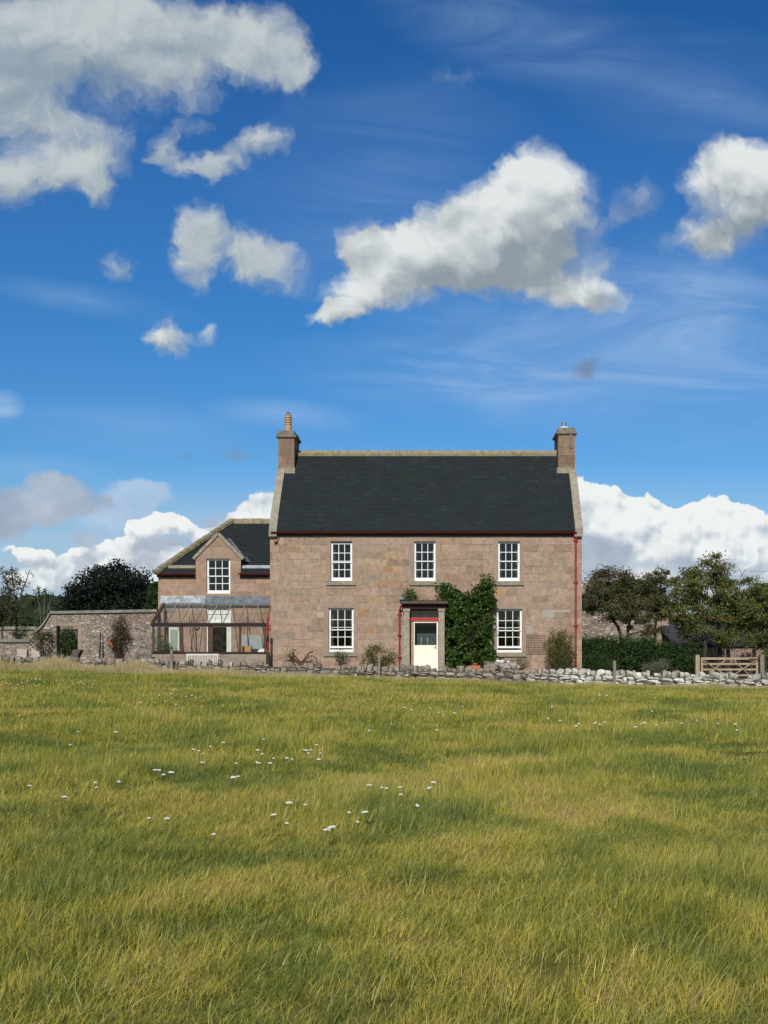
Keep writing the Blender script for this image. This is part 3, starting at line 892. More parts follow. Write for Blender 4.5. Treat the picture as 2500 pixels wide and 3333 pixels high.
# roof: slate courses laid with a real lap
def slate_slope(name, x0, x1, ya, za, yb, zb, parent, m, course=0.155, x0b=None, x1b=None, gap=None):
    """from eaves (ya,za) up to (yb,zb); x range may narrow upwards"""
    L = math.hypot(yb - ya, zb - za); n = max(2, int(round(L / course)))
    uy, uz = (yb - ya) / L, (zb - za) / L
    ny, nz = -uz, uy
    if ny * 1.0 + nz < 0 and nz < 0: ny, nz = -ny, -nz
    x0b = x0 if x0b is None else x0b; x1b = x1 if x1b is None else x1b
    s = MB()
    for k in range(n):
        a, b = L * k / n, L * (k + 1) / n
        t0, t1 = k / n, (k + 1) / n
        xa0, xa1 = x0 + (x0b - x0) * t0, x1 + (x1b - x1) * t0
        xb0, xb1 = x0 + (x0b - x0) * t1, x1 + (x1b - x1) * t1
        lo = 0.014; hi = 0.004
        p = lambda d, h: (ya + uy * d + ny * h, za + uz * d + nz * h)
        A = p(a, lo); B = p(b, hi); C = p(a, -0.002)
        if gap and A[0] < gap[2]:
            for (g0, g1, h0, h1) in ((xa0, gap[0], xb0, gap[0]), (gap[1], xa1, gap[1], xb1)):
                if g1 > g0 and h1 > h0:
                    s.quad((g0, *A), (g1, *A), (h1, *B), (h0, *B)); s.quad((g0, *C), (g1, *C), (g1, *A), (g0, *A))
            continue
        s.quad((xa0, *A), (xa1, *A), (xb1, *B), (xb0, *B))
        s.quad((xa0, *C), (xa1, *C), (xa1, *A), (xa0, *A))
    # underside
    if not gap: s.quad((x0, ya, za - 0.05), (x0b, yb, zb - 0.05), (x1b, yb, zb - 0.05), (x1, ya, za - 0.05))
    return s.build(name, m, parent)
SLOPE = math.atan(SL)
M_SLATE = slate('roof_slate', SLOPE)
SKW = 0.29
slate_slope('roof', HX0 + SKW - 0.02, HX1 - SKW + 0.02, HY - 0.13, EAVE_Z, RIDGE_Y, RZ, farm, M_SLATE)
slate_slope('roof', HX0 + SKW - 0.02, HX1 - SKW + 0.02, HB + 0.13, EAVE_Z, RIDGE_Y, RZ, farm, M_SLATE)
# ridge
mb = MB()
x = HX0 + 0.72
rngr = random.Random(3)
while x < HX1 - 0.75:
    L = rngr.uniform(0.45, 0.8); xe = min(x + L, HX1 - 0.74)
    dz = rngr.uniform(-0.006, 0.006)
    mb.prism([(RIDGE_Y - 0.15, RZ - 0.16), (RIDGE_Y - 0.165, RZ - 0.04 + dz), (RIDGE_Y - 0.06, RZ + 0.10 + dz), (RIDGE_Y + 0.06, RZ + 0.10 + dz), (RIDGE_Y + 0.165, RZ - 0.02), (RIDGE_Y + 0.17, RZ - 0.20)], 'x', x, xe - 0.006)
    x = xe
mb.build('ridge', M_RIDGE, farm)
# skews
for side in (0, 1):
    mb = MB()
    X0, X1 = (HX0 - 0.025, HX0 + SKW) if side == 0 else (HX1 - SKW, HX1 + 0.025)
    for (ys, yr) in ((HY - 0.17, RIDGE_Y), (HB + 0.17, RIDGE_Y)):
        n = 7
        for k in range(n):
            a = ys + (yr - ys) * k / n; b = ys + (yr - ys) * ((k + 1) / n) - 0.008 * (1 if yr > ys else -1)
            za = EAVE_Z + abs(a - ys) * SL - 0.02; zb = EAVE_Z + abs(b - ys) * SL - 0.02
            off = rngr.uniform(-0.006, 0.006)
            lo, hi = (za, zb) 
            pts = [(a, za - 0.16), (b, zb - 0.16), (b, zb + 0.12 + off), (a, za + 0.12 + off)]
            mb.prism(pts, 'x', X0 + off, X1 + off)
    # skewputt
    mb.box(X0, X1, HY - 0.172, HY + 0.10, EAVE_Z - 0.22, EAVE_Z + 0.02)
    mb.build('skew', M_SKEW, farm)
# chimneys
def chimney(px0, px1, pcap, pcor0, pcor1, pfoot, pot):
    Yc = HY + 2.20
    Yb = Yc + 1.64
    x0, x1 = wx(px0, Yc), wx(px1, Yc)
    zc = wz(pcap, Yc); z1 = wz(pcor1, Yc); z0 = wz(pcor0, Yc); zf = wz(pfoot, Yc) - 0.3
    m = MB(); m.box(x0, x1, Yc, Yb, zf - 0.6, z1)
    ch = m.build('chimney', M_CHIM, farm)
    m = MB()
    m.box(x0 - 0.035, x1 + 0.035, Yc - 0.03, Yb + 0.03, z1 + 0.002, z1 + 0.05)
    m.prism([(x0 - 0.09, z1 + 0.052), (x1 + 0.09, z1 + 0.052), (x1 + 0.08, z0 - 0.02), (x1 + 0.03, z0), (x0 - 0.03, z0), (x0 - 0.08, z0 - 0.02)], 'y', Yc - 0.09, Yb + 0.09)
    m.prism([(x0 - 0.02, z0 + 0.002), (x1 + 0.02, z0 + 0.002), (x1 - 0.0, zc - 0.03), (x1 - 0.06, zc), (x0 + 0.06, zc), (x0 + 0.0, zc - 0.03)], 'y', Yc - 0.02, Yb + 0.02)
    m.build('cornice', M_CAP, ch)
    m = MB()
    zs = roof_z(Yc)
    m.box(x0 + (0.10 if px0 < 1300 else -0.06), x1 + (0.03 if px0 < 1300 else -0.12), Yc - 0.05, Yb + 0.05, zs - 0.3, zs + 0.20)
    m.build('chimney_base', M_SKEW, ch)
    return ch, x0, x1, zc, Yc, Yb
ch, x0, x1, zc, Yc, Yb = chimney(905.7, 958, 1401, 1414, 1427, 1545, 0)
m = MB()
cx, cy = wx(938.8, Yc + 0.5), Yc + 0.45
H = wz(1351, cy) - zc
prof = [(0.145, zc - 0.02), (0.145, zc + H * 0.42)]
for k in range(4):
    b = zc + H * (0.42 + 0.13 * k)
    prof += [(0.165, b + 0.01), (0.165, b + H * 0.07), (0.125, b + H * 0.075), (0.125, b + H * 0.125)]
prof += [(0.15, zc + H * 0.95), (0.14, zc + H), (0.11, zc + H), (0.10, zc + H * 0.8)]
m.lathe(cx, cy, prof, 24)
pot = m.build('chimney_pot', M_TERRA2, ch, smooth=False)
m = MB()
for k in range(6):
    a = PI * k / 6
    pts = [(cx + 0.10 * math.cos(a) * math.cos(q), cy + 0.10 * math.sin(a) * math.cos(q), zc + H + 0.01 + 0.13 * math.sin(q)) for q in np.linspace(0, PI, 13)]
    m.tube(pts, 0.006, 5)
m.ring((cx, cy, zc + H + 0.08), 0.088, 0.006, 'z', 20, 5)
m.build('bird_guard', M_LEAD, ch)
ch, x0, x1, zc, Yc, Yb = chimney(1817, 1871.5, 1392, 1405, 1416, 1535, 1)
cx, cy = wx(1836, Yc + 0.5), Yc + 0.5
m = MB(); m.lathe(cx, cy, [(0.095, zc - 0.02), (0.095, zc + 0.27), (0.11, zc + 0.275), (0.11, zc + 0.31), (0.08, zc + 0.31), (0.08, zc + 0.2)], 20)
m.build('flue', M_STEEL, ch)
m = MB()
m.lathe(cx, cy, [(0.30, zc - 0.01), (0.26, zc + 0.05), (0.10, zc + 0.13)], 20)
m.build('mortar_cap', flat_mat('white_mortar', (0.62, 0.62, 0.60), 0.9, 0.1, 0.1), ch)
m = MB(); m.box(wx(1854.5, Yc), wx(1861, Yc), Yc - 0.06, Yc, wz(1452, Yc), wz(1414, Yc)); m.box(wx(1856, Yc), wx(1862.5, Yc), Yc - 0.05, Yc - 0.002, wz(1458, Yc), wz(1452, Yc) - 0.003)
m.build('vent_pipe', M_CAP, ch)

# gutter, fascia, down pipes
mb = MB()
gz = wz(1731, HY) 
ga = [(HY - 0.16 - 0.055 + 0.055 * math.cos(a), gz - 0.01 + 0.055 * math.sin(a)) for a in np.linspace(PI, 2 * PI, 9)]
inner = [(HY - 0.16 - 0.055 + 0.047 * math.cos(a), gz - 0.008 + 0.047 * math.sin(a)) for a in np.linspace(2 * PI, PI, 9)]
mb.prism(ga + inner, 'x', wx(884, HY), wx(1876, HY))
gut = mb.build('gutter', M_RED, farm)
mb = MB()
mb.box(HX0 + 0.03, HX1 - 0.2, HY - 0.075, HY + 0.02, wz(1744, HY), gz + 0.02)  # board made deep and near black, painting in the gutter's shadow band
mb.build('fascia', M_DKBROWN, farm)

def downpipe(parent, px, ptop, pbot, Y, r=0.042, hopper=True, swan=None, collars=(), m=None):
    m = m or M_RED2
    s = MB()
    x = wx(px, Y)
    zt, zb = wz(ptop, Y), wz(pbot, Y)
    y = Y - 0.07
    s.tube([(x, y, zb), (x, y, zt)], r, 12)
    for c in collars:
        z = wz(c, Y); s.tube([(x, y, z - 0.035), (x, y, z + 0.035)], r + 0.018, 12)
        s.box(x - 0.09, x + 0.09, y + 0.02, y + 0.05, z - 0.02, z + 0.02)
    o = s.build('downpipe', m, parent)
    if hopper:
        h = MB(); h.prism([(x - 0.05, zt - 0.10), (x + 0.05, zt - 0.10), (x + 0.10, zt + 0.02), (x + 0.10, zt + 0.12), (x - 0.10, zt + 0.12), (x - 0.10, zt + 0.02)], 'y', y - 0.09, y + 0.07)
        h.build('hopper', m, o)
    return o
M_REDP = flat_mat('downpipe_red', (0.30, 0.022, 0.025), 0.45, 0.4, 0.2, 4.0)
downpipe(farm, 1873.5, 1742, 2185, HY, 0.042, True, collars=(1760, 1895, 2036), m=M_REDP)
dp = downpipe(farm, 1300.5, 1996, 2178, HY, 0.035, False, collars=(2000, 2068, 2140), m=M_REDP)
s = MB(); s.tube([(wx(1300.5, HY), HY - 0.07, wz(1997, HY)), (wx(1300.5, HY), HY - 0.08, wz(1990, HY)), (wx(1306, HY), HY - 0.25, wz(1972, HY))], 0.035, 10)
s.build('pipe_bend', M_REDP, dp)
# small rusty bracket at the top left corner
s = MB()
bx_, bz_ = wx(899, HY), wz(1764, HY)
s.box(bx_ - 0.07, bx_ + 0.07, HY - 0.10, HY, bz_ - 0.04, bz_ + 0.03)
s.tube([(bx_ + 0.05, HY - 0.05, bz_ + 0.02), (bx_ + 0.11, HY - 0.1, bz_ + 0.14), (bx_ + 0.13, HY - 0.03, bz_ + 0.20)], 0.012, 6)
s.tube([(bx_ - 0.02, HY - 0.03, bz_ - 0.03), (bx_ - 0.03, HY - 0.04, bz_ - 0.12)], 0.012, 6)
s.build('iron_bracket', M_RUST, farm)
# repaired patches in the masonry
for k, (a, b, c, d, q) in enumerate([(1766, 1806, 1984, 2009, 0), (1808, 1858, 1986, 1992, 1), (1699, 1736, 2039, 2064, 0), (1033, 1052, 1992, 2010, 1), (1195, 1215, 2040, 2060, 2), (1160, 1188, 1981, 2008, 2), (1236, 1262, 1893, 1911, 2), (1240, 1278, 1846, 1862, 2), (1432, 1470, 1750, 1771, 3)]):
    s = MB(); x0, x1, z1, z0 = wx(a, HY), wx(b, HY), wz(c, HY), wz(d, HY)
    j = 0.03
    s.prism([(x0, z0 + j * 0.5), (x0 + j, z0), (x1 - j * 0.6, z0 + 0.006), (x1, z0 + j), (x1 - 0.01, z1 - j), (x1 - j, z1), (x0 + j * 0.8, z1 - 0.01), (x0 + 0.005, z1 - j)], 'y', HY - 0.004, HY + 0.01)
    s.build('wall_patch', [stone_plain('grey_cement', (0.30, 0.275, 0.24), (0.38, 0.35, 0.30)), stone_plain('pale_mortar', (0.36, 0.29, 0.23), (0.46, 0.39, 0.32)),
                           stone_plain('ochre_stone', (0.29, 0.165, 0.075), (0.38, 0.235, 0.125)), stone_plain('pink_stone', (0.32, 0.20, 0.15), (0.37, 0.25, 0.19))][q], farm)

# porch
PY = HY - 0.62
porch = MB()
zt = wz(1958, PY)
porch.prism([(PY - 0.24, zt - 0.085), (HY, zt - 0.05), (HY, zt + 0.06), (PY - 0.24, zt)], 'x', wx(1304, PY), wx(1458, PY))
pc = porch.build('porch', flat_mat('porch_roof_slab', (0.10, 0.075, 0.06), 0.8, 0.2, 0.3), farm)
s = MB(); s.box(wx(1310, PY), wx(1453, PY), PY - 0.02, PY + 0.10, wz(1981, PY), zt - 0.092); 
s.box(wx(1310, PY), wx(1310, PY) + 0.08, PY + 0.10, HY, wz(1981, PY), zt - 0.12); s.box(wx(1453, PY) - 0.08, wx(1453, PY), PY + 0.10, HY, wz(1981, PY), zt - 0.12)
s.build('fascia', flat_mat('shaded_red_paint', (0.055, 0.014, 0.012), 0.6, 0.3, 0.2), pc)  # red darkened in the colour for the shade under the canopy
for a, b in ((1314, 1333), (1428, 1447)):
    s = MB()
    X0, X1 = wx(a, PY), wx(b, PY)
    s.box(X0, X1, PY, PY + 0.26, -0.1, wz(1990, PY))
    s.box(X0 - 0.025, X1 + 0.025, PY - 0.03, PY + 0.28, wz(1990, PY) + 0.001, wz(1981, PY))
    s.build('pillar', M_PIER, pc)
s = MB()
s.box(wx(1314, PY) + 0.02, wx(1333, PY) - 0.04, PY + 0.262, HY, -0.1, wz(1982, PY)); s.box(wx(1428, PY) + 0.04, wx(1447, PY) - 0.02, PY + 0.262, HY, -0.1, wz(1982, PY))
s.build('side_panel', flat_mat('porch_side_boards', (0.22, 0.19, 0.14), 0.8, 0.2, 0.25), pc)
s = MB()
s.prism([(wx(1304, HY) - 0.05, zt + 0.09), (wx(1352, HY), zt + 0.065), (wx(1345, HY), zt + 0.12), (wx(1318, HY), zt + 0.17), (wx(1305, HY), zt + 0.20)], 'y', HY - 0.25, HY - 0.002)
s.build('flashing', M_LEADW, pc)
# door inside the porch
DY = PY + 0.30
fr = MB()
X0, X1 = wx(1335.5, DY), wx(1429, DY)
zT = wz(1984, DY)
fr.box(X0 - 0.10, X0 + 0.035, DY, DY + 0.09, 0, zT); fr.box(X1 - 0.035, X1 + 0.10, DY, DY + 0.09, 0, zT); fr.box(X0 + 0.035, X1 - 0.035, DY, DY + 0.09, zT - 0.05, zT)
fr.box(X0 - 0.1, X1 + 0.1, DY, DY + 0.09, zT + 0.001, zt - 0.13)
ztr = wz(2011, DY); ztl = wz(2020, DY)
for k in (1, 2):
    c = X0 + 0.035 + (X1 - X0 - 0.07) * k / 3
    fr.box(c - 0.014, c + 0.014, DY + 0.01, DY + 0.06, ztr, zT - 0.05)
door = fr.build('door', M_RED, farm)
s = MB(); s.box(X0 + 0.001, X1 - 0.001, DY - 0.05, DY - 0.001, ztl, ztr); s.build('transom', M_RED2, door)
s = MB(); s.box(X0 + 0.035, X1 - 0.035, DY + 0.02, DY + 0.026, ztr, zT - 0.05); s.build('fanlight', M_GLASS, door)
s = MB(); s.box(X0 + 0.03, X1 - 0.03, DY + 0.16, DY + 0.18, ztl - 0.05, zT + 0.02); s.build('fanlight_blind', flat_mat('grey_blind', (0.22, 0.21, 0.19), 0.9, 0.1, 0.1), door)
# leaf
LX0, LX1 = wx(1347, DY), wx(1427.5, DY)
s = MB()
s.box(X0 + 0.036, LX0 - 0.003, DY + 0.012, DY + 0.07, 0.02, ztl - 0.002)
s.build('side_frame', M_PIER, door)
s = MB()
st = 0.075
zg0, zg1 = wz(2100, DY), wz(2027, DY)
s.box(LX0, LX1, DY + 0.02, DY + 0.06, 0.03, zg0)
s.box(LX0, LX0 + 0.035, DY + 0.02, DY + 0.06, zg0, ztl - 0.004); s.box(LX1 - st, LX1, DY + 0.02, DY + 0.06, zg0, ztl - 0.004)
s.box(LX0 + 0.035, LX1 - st, DY + 0.02, DY + 0.06, zg1, ztl - 0.004)
leaf = s.build('door_leaf', M_CREAM, door)
s = MB(); s.box(LX0 + 0.035, LX1 - st, DY + 0.036, DY + 0.042, zg0, zg1); s.build('door_glass', M_GLASS, door)
s = MB()
hx = wx(1419, DY)
s.box(hx - 0.015, hx + 0.015, DY + 0.008, DY + 0.02, wz(2112, DY), wz(2102, DY))
s.tube([(hx, DY + 0.005, wz(2107, DY)), (hx, DY - 0.03, wz(2107, DY)), (hx - 0.08, DY - 0.03, wz(2106.5, DY))], 0.009, 8)
s.build('door_handle', M_IRON, door)
for (py) in (2066, 2077, 2090):
    s = MB(); s.box(LX1 - 0.07, LX1 - 0.03, DY + 0.006, DY + 0.02, wz(py + 3, DY), wz(py - 3, DY)); s.build('door_notice', M_WHITE, door)
# inside the porch: back wall, candlesticks
s = MB(); s.box(DX0 + 0.02, DX1 - 0.02, HY + 0.30, HY + 0.34, 0, DZ1); s.build('inner_door', flat_mat('grey_green_inner_door', (0.10, 0.12, 0.12), 0.7, 0.3, 0.2), farm)
s = MB(); s.box(LX0 + 0.05, LX1 - 0.06, DY + 0.09, DY + 0.25, zg0 - 0.06, zg0 - 0.03)
for q in (1371, 1392):
    x = wx(q, DY); s.lathe(x, DY + 0.15, [(0.035, zg0 - 0.03), (0.012, zg0 - 0.01), (0.012, zg0 + 0.18), (0.022, zg0 + 0.20), (0.02, zg0 + 0.28), (0.004, zg0 + 0.31)], 10)
s.build('candlestick_shelf', M_OLDWHITE, farm)
s = MB(); s.box(wx(1311, PY), wx(1450, PY), PY - 0.25, HY, -0.2, 0.05); s.build('doorstep', M_SILL, farm)

# ------------------------------------------------------------------ lower wing
WY = HY + 1.05
wing = thing('farmhouse_wing', 'lower stone wing with hipped slate roof and one gabled dormer, left of the farmhouse', 'house wing', (wx(700, WY), WY, 0))
WX0 = wx(515, WY); WX1 = HX0 - 0.003
WEZ = wz(1866, WY)
WRY = WY + 3.1
WRZ = wz(1697, WRY)
WSL = (WRZ - WEZ) / (WRY - (WY - 0.15))
def wroof_z(y): return WEZ + (y - (WY - 0.15)) * WSL
# dormer window + its gabled wall head
sh = sash_window(wing, 672, 749.5, 1818, 1932, WY, None, 0, 0, surround=False)
DW0, DW1 = wx(637, WY), wx(784, WY)
DSZ = wz(1815, WY); DAX, DAZ = wx(710, WY), wz(1742, WY)
# french door opening in the conservatory
FD = (wx(672, WY), wx(752, WY), -0.4, wz(1968, WY))
mb = MB()
hol = [sh, FD]
ZW = WEZ - 0.05
wall_cells(mb, cuts(WX0, WX1, hol + [(DW0, DW1, 0, 0)], 0), cuts(-0.5, ZW, hol, 2), hol, WY, WY + 0.5)
mb2h = [sh]
xsd = sorted([DW0, DW1, sh[0], sh[1]])
for (a, b) in ((DW0, sh[0]), (sh[1], DW1)):
    mb.box(a, b, WY, WY + 0.5, ZW, DSZ + 0.02)
mb.box(sh[0], sh[1], WY, WY + 0.5, sh[3] + 0.001, DSZ + 0.02)
mb.prism([(DW0, DSZ + 0.02), (DW1, DSZ + 0.02), (DAX, DAZ)], 'y', WY, WY + 0.5)
ydb = WY - 0.15 + (DSZ - WEZ) / WSL + 0.3
mb.box(DW0, DW0 + 0.15, WY + 0.5, ydb, ZW - 0.3, DSZ); mb.box(DW1 - 0.15, DW1, WY + 0.5, ydb, ZW - 0.3, DSZ)
mb.box(WX0, WX0 + 0.5, WY + 0.5, WY + 6.2, -0.5, ZW); mb.box(WX0, WX1, WY + 6.2, WY + 6.5, -0.5, ZW)
mb.build('wall', M_ASH2, wing)
mb = MB(); mb.box(WX0 + 0.5, WX1, WY + 0.5, WY + 6.2, 2.3, 2.45); mb.box(WX0 + 0.5, WX1, WY + 1.8, WY + 1.9, 0, 4.0); mb.build('inner_floor', M_DARKIN, wing)
# lintel of the dormer window
s = MB(); s.box(sh[0] - 0.16, sh[1] + 0.16, WY - 0.004, WY + 0.05, sh[3], sh[3] + 0.20); s.build('lintel', M_MARGIN, wing)
# roof
M_SLATE2 = slate('wing_slate', math.atan(WSL))
HIPX = wx(758, WRY)
s = slate_slope('roof', WX0 - 0.08, WX1, WY - 0.17, WEZ - 0.01, WRY, WRZ, wing, M_SLATE2, x0b=HIPX, gap=(DW0 - 0.01, DW1 + 0.01, WY + 0.52))
s = MB(); s.quad((WX0 - 0.08, WY + 6.4, WEZ), (WX0 - 0.08, WY - 0.17, WEZ), (HIPX, WRY, WRZ)); s.quad((WX1, WY + 6.4, WEZ), (WX0 - 0.08, WY + 6.4, WEZ), (HIPX, WRY, WRZ), (WX1, WRY, WRZ))
s.build('roof', M_SLATE2, wing)
s = MB()
n = 15
p0 = Vector((WX0 - 0.10, WY - 0.16, WEZ + 0.05)); p1 = Vector((HIPX, WRY, WRZ + 0.08))
for k in range(n):
    a = p0.lerp(p1, k / n); b = p0.lerp(p1, (k + 1) / n - 0.008)
    dz = rngr.uniform(-0.012, 0.012)
    a.z += dz; b.z += dz + rngr.uniform(-0.01, 0.01)
    s.bar(a, b, 0.34, 0.13)
n = 5
for k in range(n):
    xa = HIPX + (WX1 - HIPX) * k / n; xb = HIPX + (WX1 - HIPX) * (k + 1) / n - 0.01
    s.prism([(WRY - 0.16, WRZ - 0.12), (WRY - 0.15, WRZ + 0.02), (WRY - 0.05, WRZ + 0.12 + rngr.uniform(-.01, .01)), (WRY + 0.05, WRZ + 0.12), (WRY + 0.15, WRZ)], 'x', xa, xb)
s.build('ridge', M_RIDGE, wing)
# break strip above the eaves on both sides of the dormer
for a, b in ((545, 634), (787, 878)):
    s = MB(); yy = WY + 0.14
    s.bar((wx(a, WY), yy, wroof_z(yy) + 0.06), (wx(b, WY), yy, wroof_z(yy) + 0.06), 0.05, 0.13); s.build('snow_board', M_LEADW if a > 600 else M_SKEW, wing)
for a, b in ((508, 636), (778, 879)):
    s = MB(); z = wz(1867, WY)
    ga = [(WY - 0.23 + 0.055 * math.cos(q), z + 0.055 * math.sin(q)) for q in np.linspace(PI, 2 * PI, 8)]
    gi = [(WY - 0.23 + 0.046 * math.cos(q), z + 0.002 + 0.046 * math.sin(q)) for q in np.linspace(2 * PI, PI, 8)]
    s.prism(ga + gi, 'x', wx(a, WY), wx(b, WY)); g = s.build('gutter', M_RED, wing)
    s = MB(); s.box(wx(a, WY) + 0.05, wx(b, WY) - 0.03, WY - 0.08, WY, wz(1879, WY), z + 0.03); s.build('fascia', M_DKBROWN, wing)
# dormer roof, coping, flashing
def ymeet(z): return WY - 0.15 + (z - WEZ) / WSL
s = MB()
for sx, xe in ((-1, DW0 - 0.08), (1, DW1 + 0.08)):
    ze = DSZ - 0.02
    A = (xe, WY + 0.05, ze); B = (DAX, WY + 0.05, DAZ + 0.03); C = (DAX, ymeet(DAZ) + 0.1, DAZ + 0.03); D = (xe, ymeet(ze) + 0.05, ze)
    s.quad(*( (A, B, C, D) if sx < 0 else (D, C, B, A)))
dr = s.build('dormer_roof', M_SLATE2, wing)
s = MB()
for xe in (DW0 - 0.10, DW1 + 0.10):
    n = 4
    for k in range(n):
        a = Vector((xe, WY + 0.10, DSZ - 0.05)).lerp(Vector((DAX, WY + 0.10, DAZ + 0.07)), k / n)
        b = Vector((xe, WY + 0.10, DSZ - 0.05)).lerp(Vector((DAX, WY + 0.10, DAZ + 0.07)), (k + 1) / n - 0.01)
        s.bar(a, b, 0.30, 0.12, up=(0, -1, 0.001)) if False else s.bar(a, b, 0.32, 0.12)
s.build('coping', M_SKEW, dr)
s = MB()
A = Vector((DW1 + 0.12, WY + 0.3, DSZ - 0.06)); 
s.bar(A, (DAX + 0.1, ymeet(DAZ) - 0.2, DAZ - 0.02), 0.16, 0.02)
s.quad((DW1 + 0.03, WY + 0.05, DSZ - 0.10), (DW1 + 0.32, WY + 0.45, DSZ - 0.18), (DW1 + 0.12, WY + 0.8, DSZ + 0.1))
s.build('flashing', M_LEAD, dr)
# white french door in the wing
fd = MB()
x0, x1, z1 = FD[0], FD[1], FD[3]
YD = WY + 0.06
fd.box(x0, x0 + 0.05, YD, YD + 0.08, 0, z1); fd.box(x1 - 0.05, x1, YD, YD + 0.08, 0, z1); fd.box(x0 + 0.05, x1 - 0.05, YD, YD + 0.08, z1 - 0.05, z1)
zm = wz(2034, WY)
fd.box(x0 + 0.05, x1 - 0.05, YD, YD + 0.08, zm, zm + 0.16)
fdo = fd.build('french_door', M_WHITE, wing)
s = MB(); s.box(x0 + 0.05, x1 - 0.05, YD + 0.05, YD + 0.06, zm + 0.16, z1 - 0.05); s.build('fanlight_blind', M_WHITE, fdo)
s = MB()
for k in (0.32, 0.64): s.box(x0 + 0.05 + (x1 - x0 - 0.1) * k - 0.012, x0 + 0.05 + (x1 - x0 - 0.1) * k + 0.012, YD + 0.01, YD + 0.04, zm + 0.16, z1 - 0.05)
s.box(x0 + 0.05, x1 - 0.05, YD + 0.012, YD + 0.038, (zm + z1) / 2 + 0.03, (zm + z1) / 2 + 0.055)
s.build('glazing_bar', M_WHITE, fdo)
# left leaf folded back against the wall seen edge on, right leaf ajar
s = MB(); s.box(x1 - 0.20, x1 - 0.05, YD + 0.02, YD + 0.07, 0.1, zm); s.build('door_leaf', M_OLDWHITE, fdo)

# ------------------------------------------------------------------ lean-to conservatory
CYF = WY - 2.02
cons = thing('conservatory', 'lean-to glass conservatory with brown posts on a low stone wall, against the wing', 'conservatory', (wx(690, CYF), CYF, 0))
CX0, CX1 = wx(495, CYF), HX0 - 0.01
CX1 = min(CX1, HX0 + 0.0) 
# right end butts against the corner line of the main house
CE = wz(2032, CYF)      # eaves
CT = wz(1967, WY)       # top
CBASE = wz(2124, CYF)
TX0 = wx(531, WY)
s = MB()
yb0 = CYF
s.box(CX0, CX1, yb0, yb0 + 0.25, -0.2, CBASE - 0.03); s.box(CX0, CX0 + 0.25, yb0 + 0.25, WY, -0.2, CBASE - 0.03)
s.box(CX1 - 0.2, CX1, yb0 + 0.25, WY, -0.2, CBASE - 0.03)
s.build('base_wall', ashlar('ashlar_base', row=0.25, bw=0.7, zoff=0.07, tint=(0.85, 0.95, 1.0)), cons)
s = MB(); s.box(CX0 - 0.04, CX1, yb0 - 0.05, yb0 + 0.14, CBASE - 0.028, CBASE + 0.02); s.box(CX0 - 0.04, CX0 + 0.14, yb0 + 0.141, WY, CBASE - 0.028, CBASE + 0.02)
s.build('sill', M_DKBROWN, cons)
for (a, b) in ((495, 501), (585, 595), (680, 692), (777, 784)):
    s = MB(); s.box(wx(a, CYF), wx(b, CYF), CYF + 0.01, CYF + 0.10, CBASE + 0.021, CE - 0.05); s.build('post', M_BROWN, cons)
s = MB(); s.box(CX1 - 0.08, CX1 - 0.002, CYF + 0.01, CYF + 0.10, CBASE + 0.021, CE - 0.05); s.build('post', M_BROWN, cons)
s = MB(); s.box(CX0, CX0 + 0.07, WY - 0.09, WY - 0.001, CBASE + 0.021, CT - 0.15); s.box(CX0, CX0 + 0.07, CYF + 1.0, CYF + 1.07, CBASE + 0.021, CE + 0.35)
s.build('post', M_BROWN, cons)
s = MB(); s.box(CX0 - 0.05, CX1, CYF - 0.05, CYF + 0.12, CE - 0.05, CE + 0.055); s.build('eaves_beam', M_DKBROWN, cons)
s = MB(); s.box(CX0 + 0.10, CX1 - 0.1, CYF + 0.02, CYF + 0.06, CE - 0.11, CE - 0.051)
s.build('frame_rail', M_BAR, cons)
s = MB(); s.bar((CX0 + 0.03, CYF - 0.02, CE + 0.07), (TX0 + 0.05, WY - 0.05, CT + 0.01), 0.10, 0.12); s.build('barge_board', M_BROWN, cons)
# lead flashing on the wall
s = MB(); s.box(TX0 - 0.1, wx(670, WY), WY - 0.07, WY - 0.002, CT - 0.02, wz(1939, WY)); s.build('flashing', M_LEADW, cons)
s = MB(); s.box(wx(670, WY) + 0.002, WX1, WY - 0.065, WY - 0.002, CT - 0.02, wz(1940, WY)); s.build('flashing', M_LEAD, cons)
s = MB(); s.box(TX0, WX1, WY - 0.14, WY - 0.071, CT - 0.06, CT + 0.05); s.build('ridge_beam', flat_mat('grey_beam', (0.13, 0.13, 0.13), 0.7, 0.3, 0.3), cons)
# rafters
nr = 8
for k in range(1, nr):
    t_ = k / nr
    xa = CX0 + (CX1 - CX0) * t_
    s = MB(); s.bar((xa, CYF, CE + 0.075), (xa, WY - 0.12, CT + 0.02), 0.028, 0.05); s.build('rafter', M_BAR, cons)
# roof glass and side/front glass
s = MB(); dzg = 0.06
s.quad((CX0 + 0.02, CYF - 0.03, CE + dzg), (CX1, CYF - 0.03, CE + dzg), (CX1, WY - 0.1, CT), (CX0 + 0.02, WY - 0.1, CT)); s.build('roof_glass', M_GHGLASS, cons)
s = MB(); s.quad((CX0 + 0.08, CYF + 0.045, CBASE + 0.02), (CX1 - 0.08, CYF + 0.045, CBASE + 0.02), (CX1 - 0.08, CYF + 0.045, CE - 0.1), (CX0 + 0.08, CYF + 0.045, CE - 0.1)); s.build('front_glass', M_GHGLASS, cons)
s = MB(); s.quad((CX0 + 0.03, CYF + 0.1, CBASE + 0.02), (CX0 + 0.03, WY - 0.1, CBASE + 0.02), (CX0 + 0.03, WY - 0.1, CT - 0.05), (CX0 + 0.03, CYF + 0.1, CE)); s.build('side_glass', M_GHGLASS, cons)
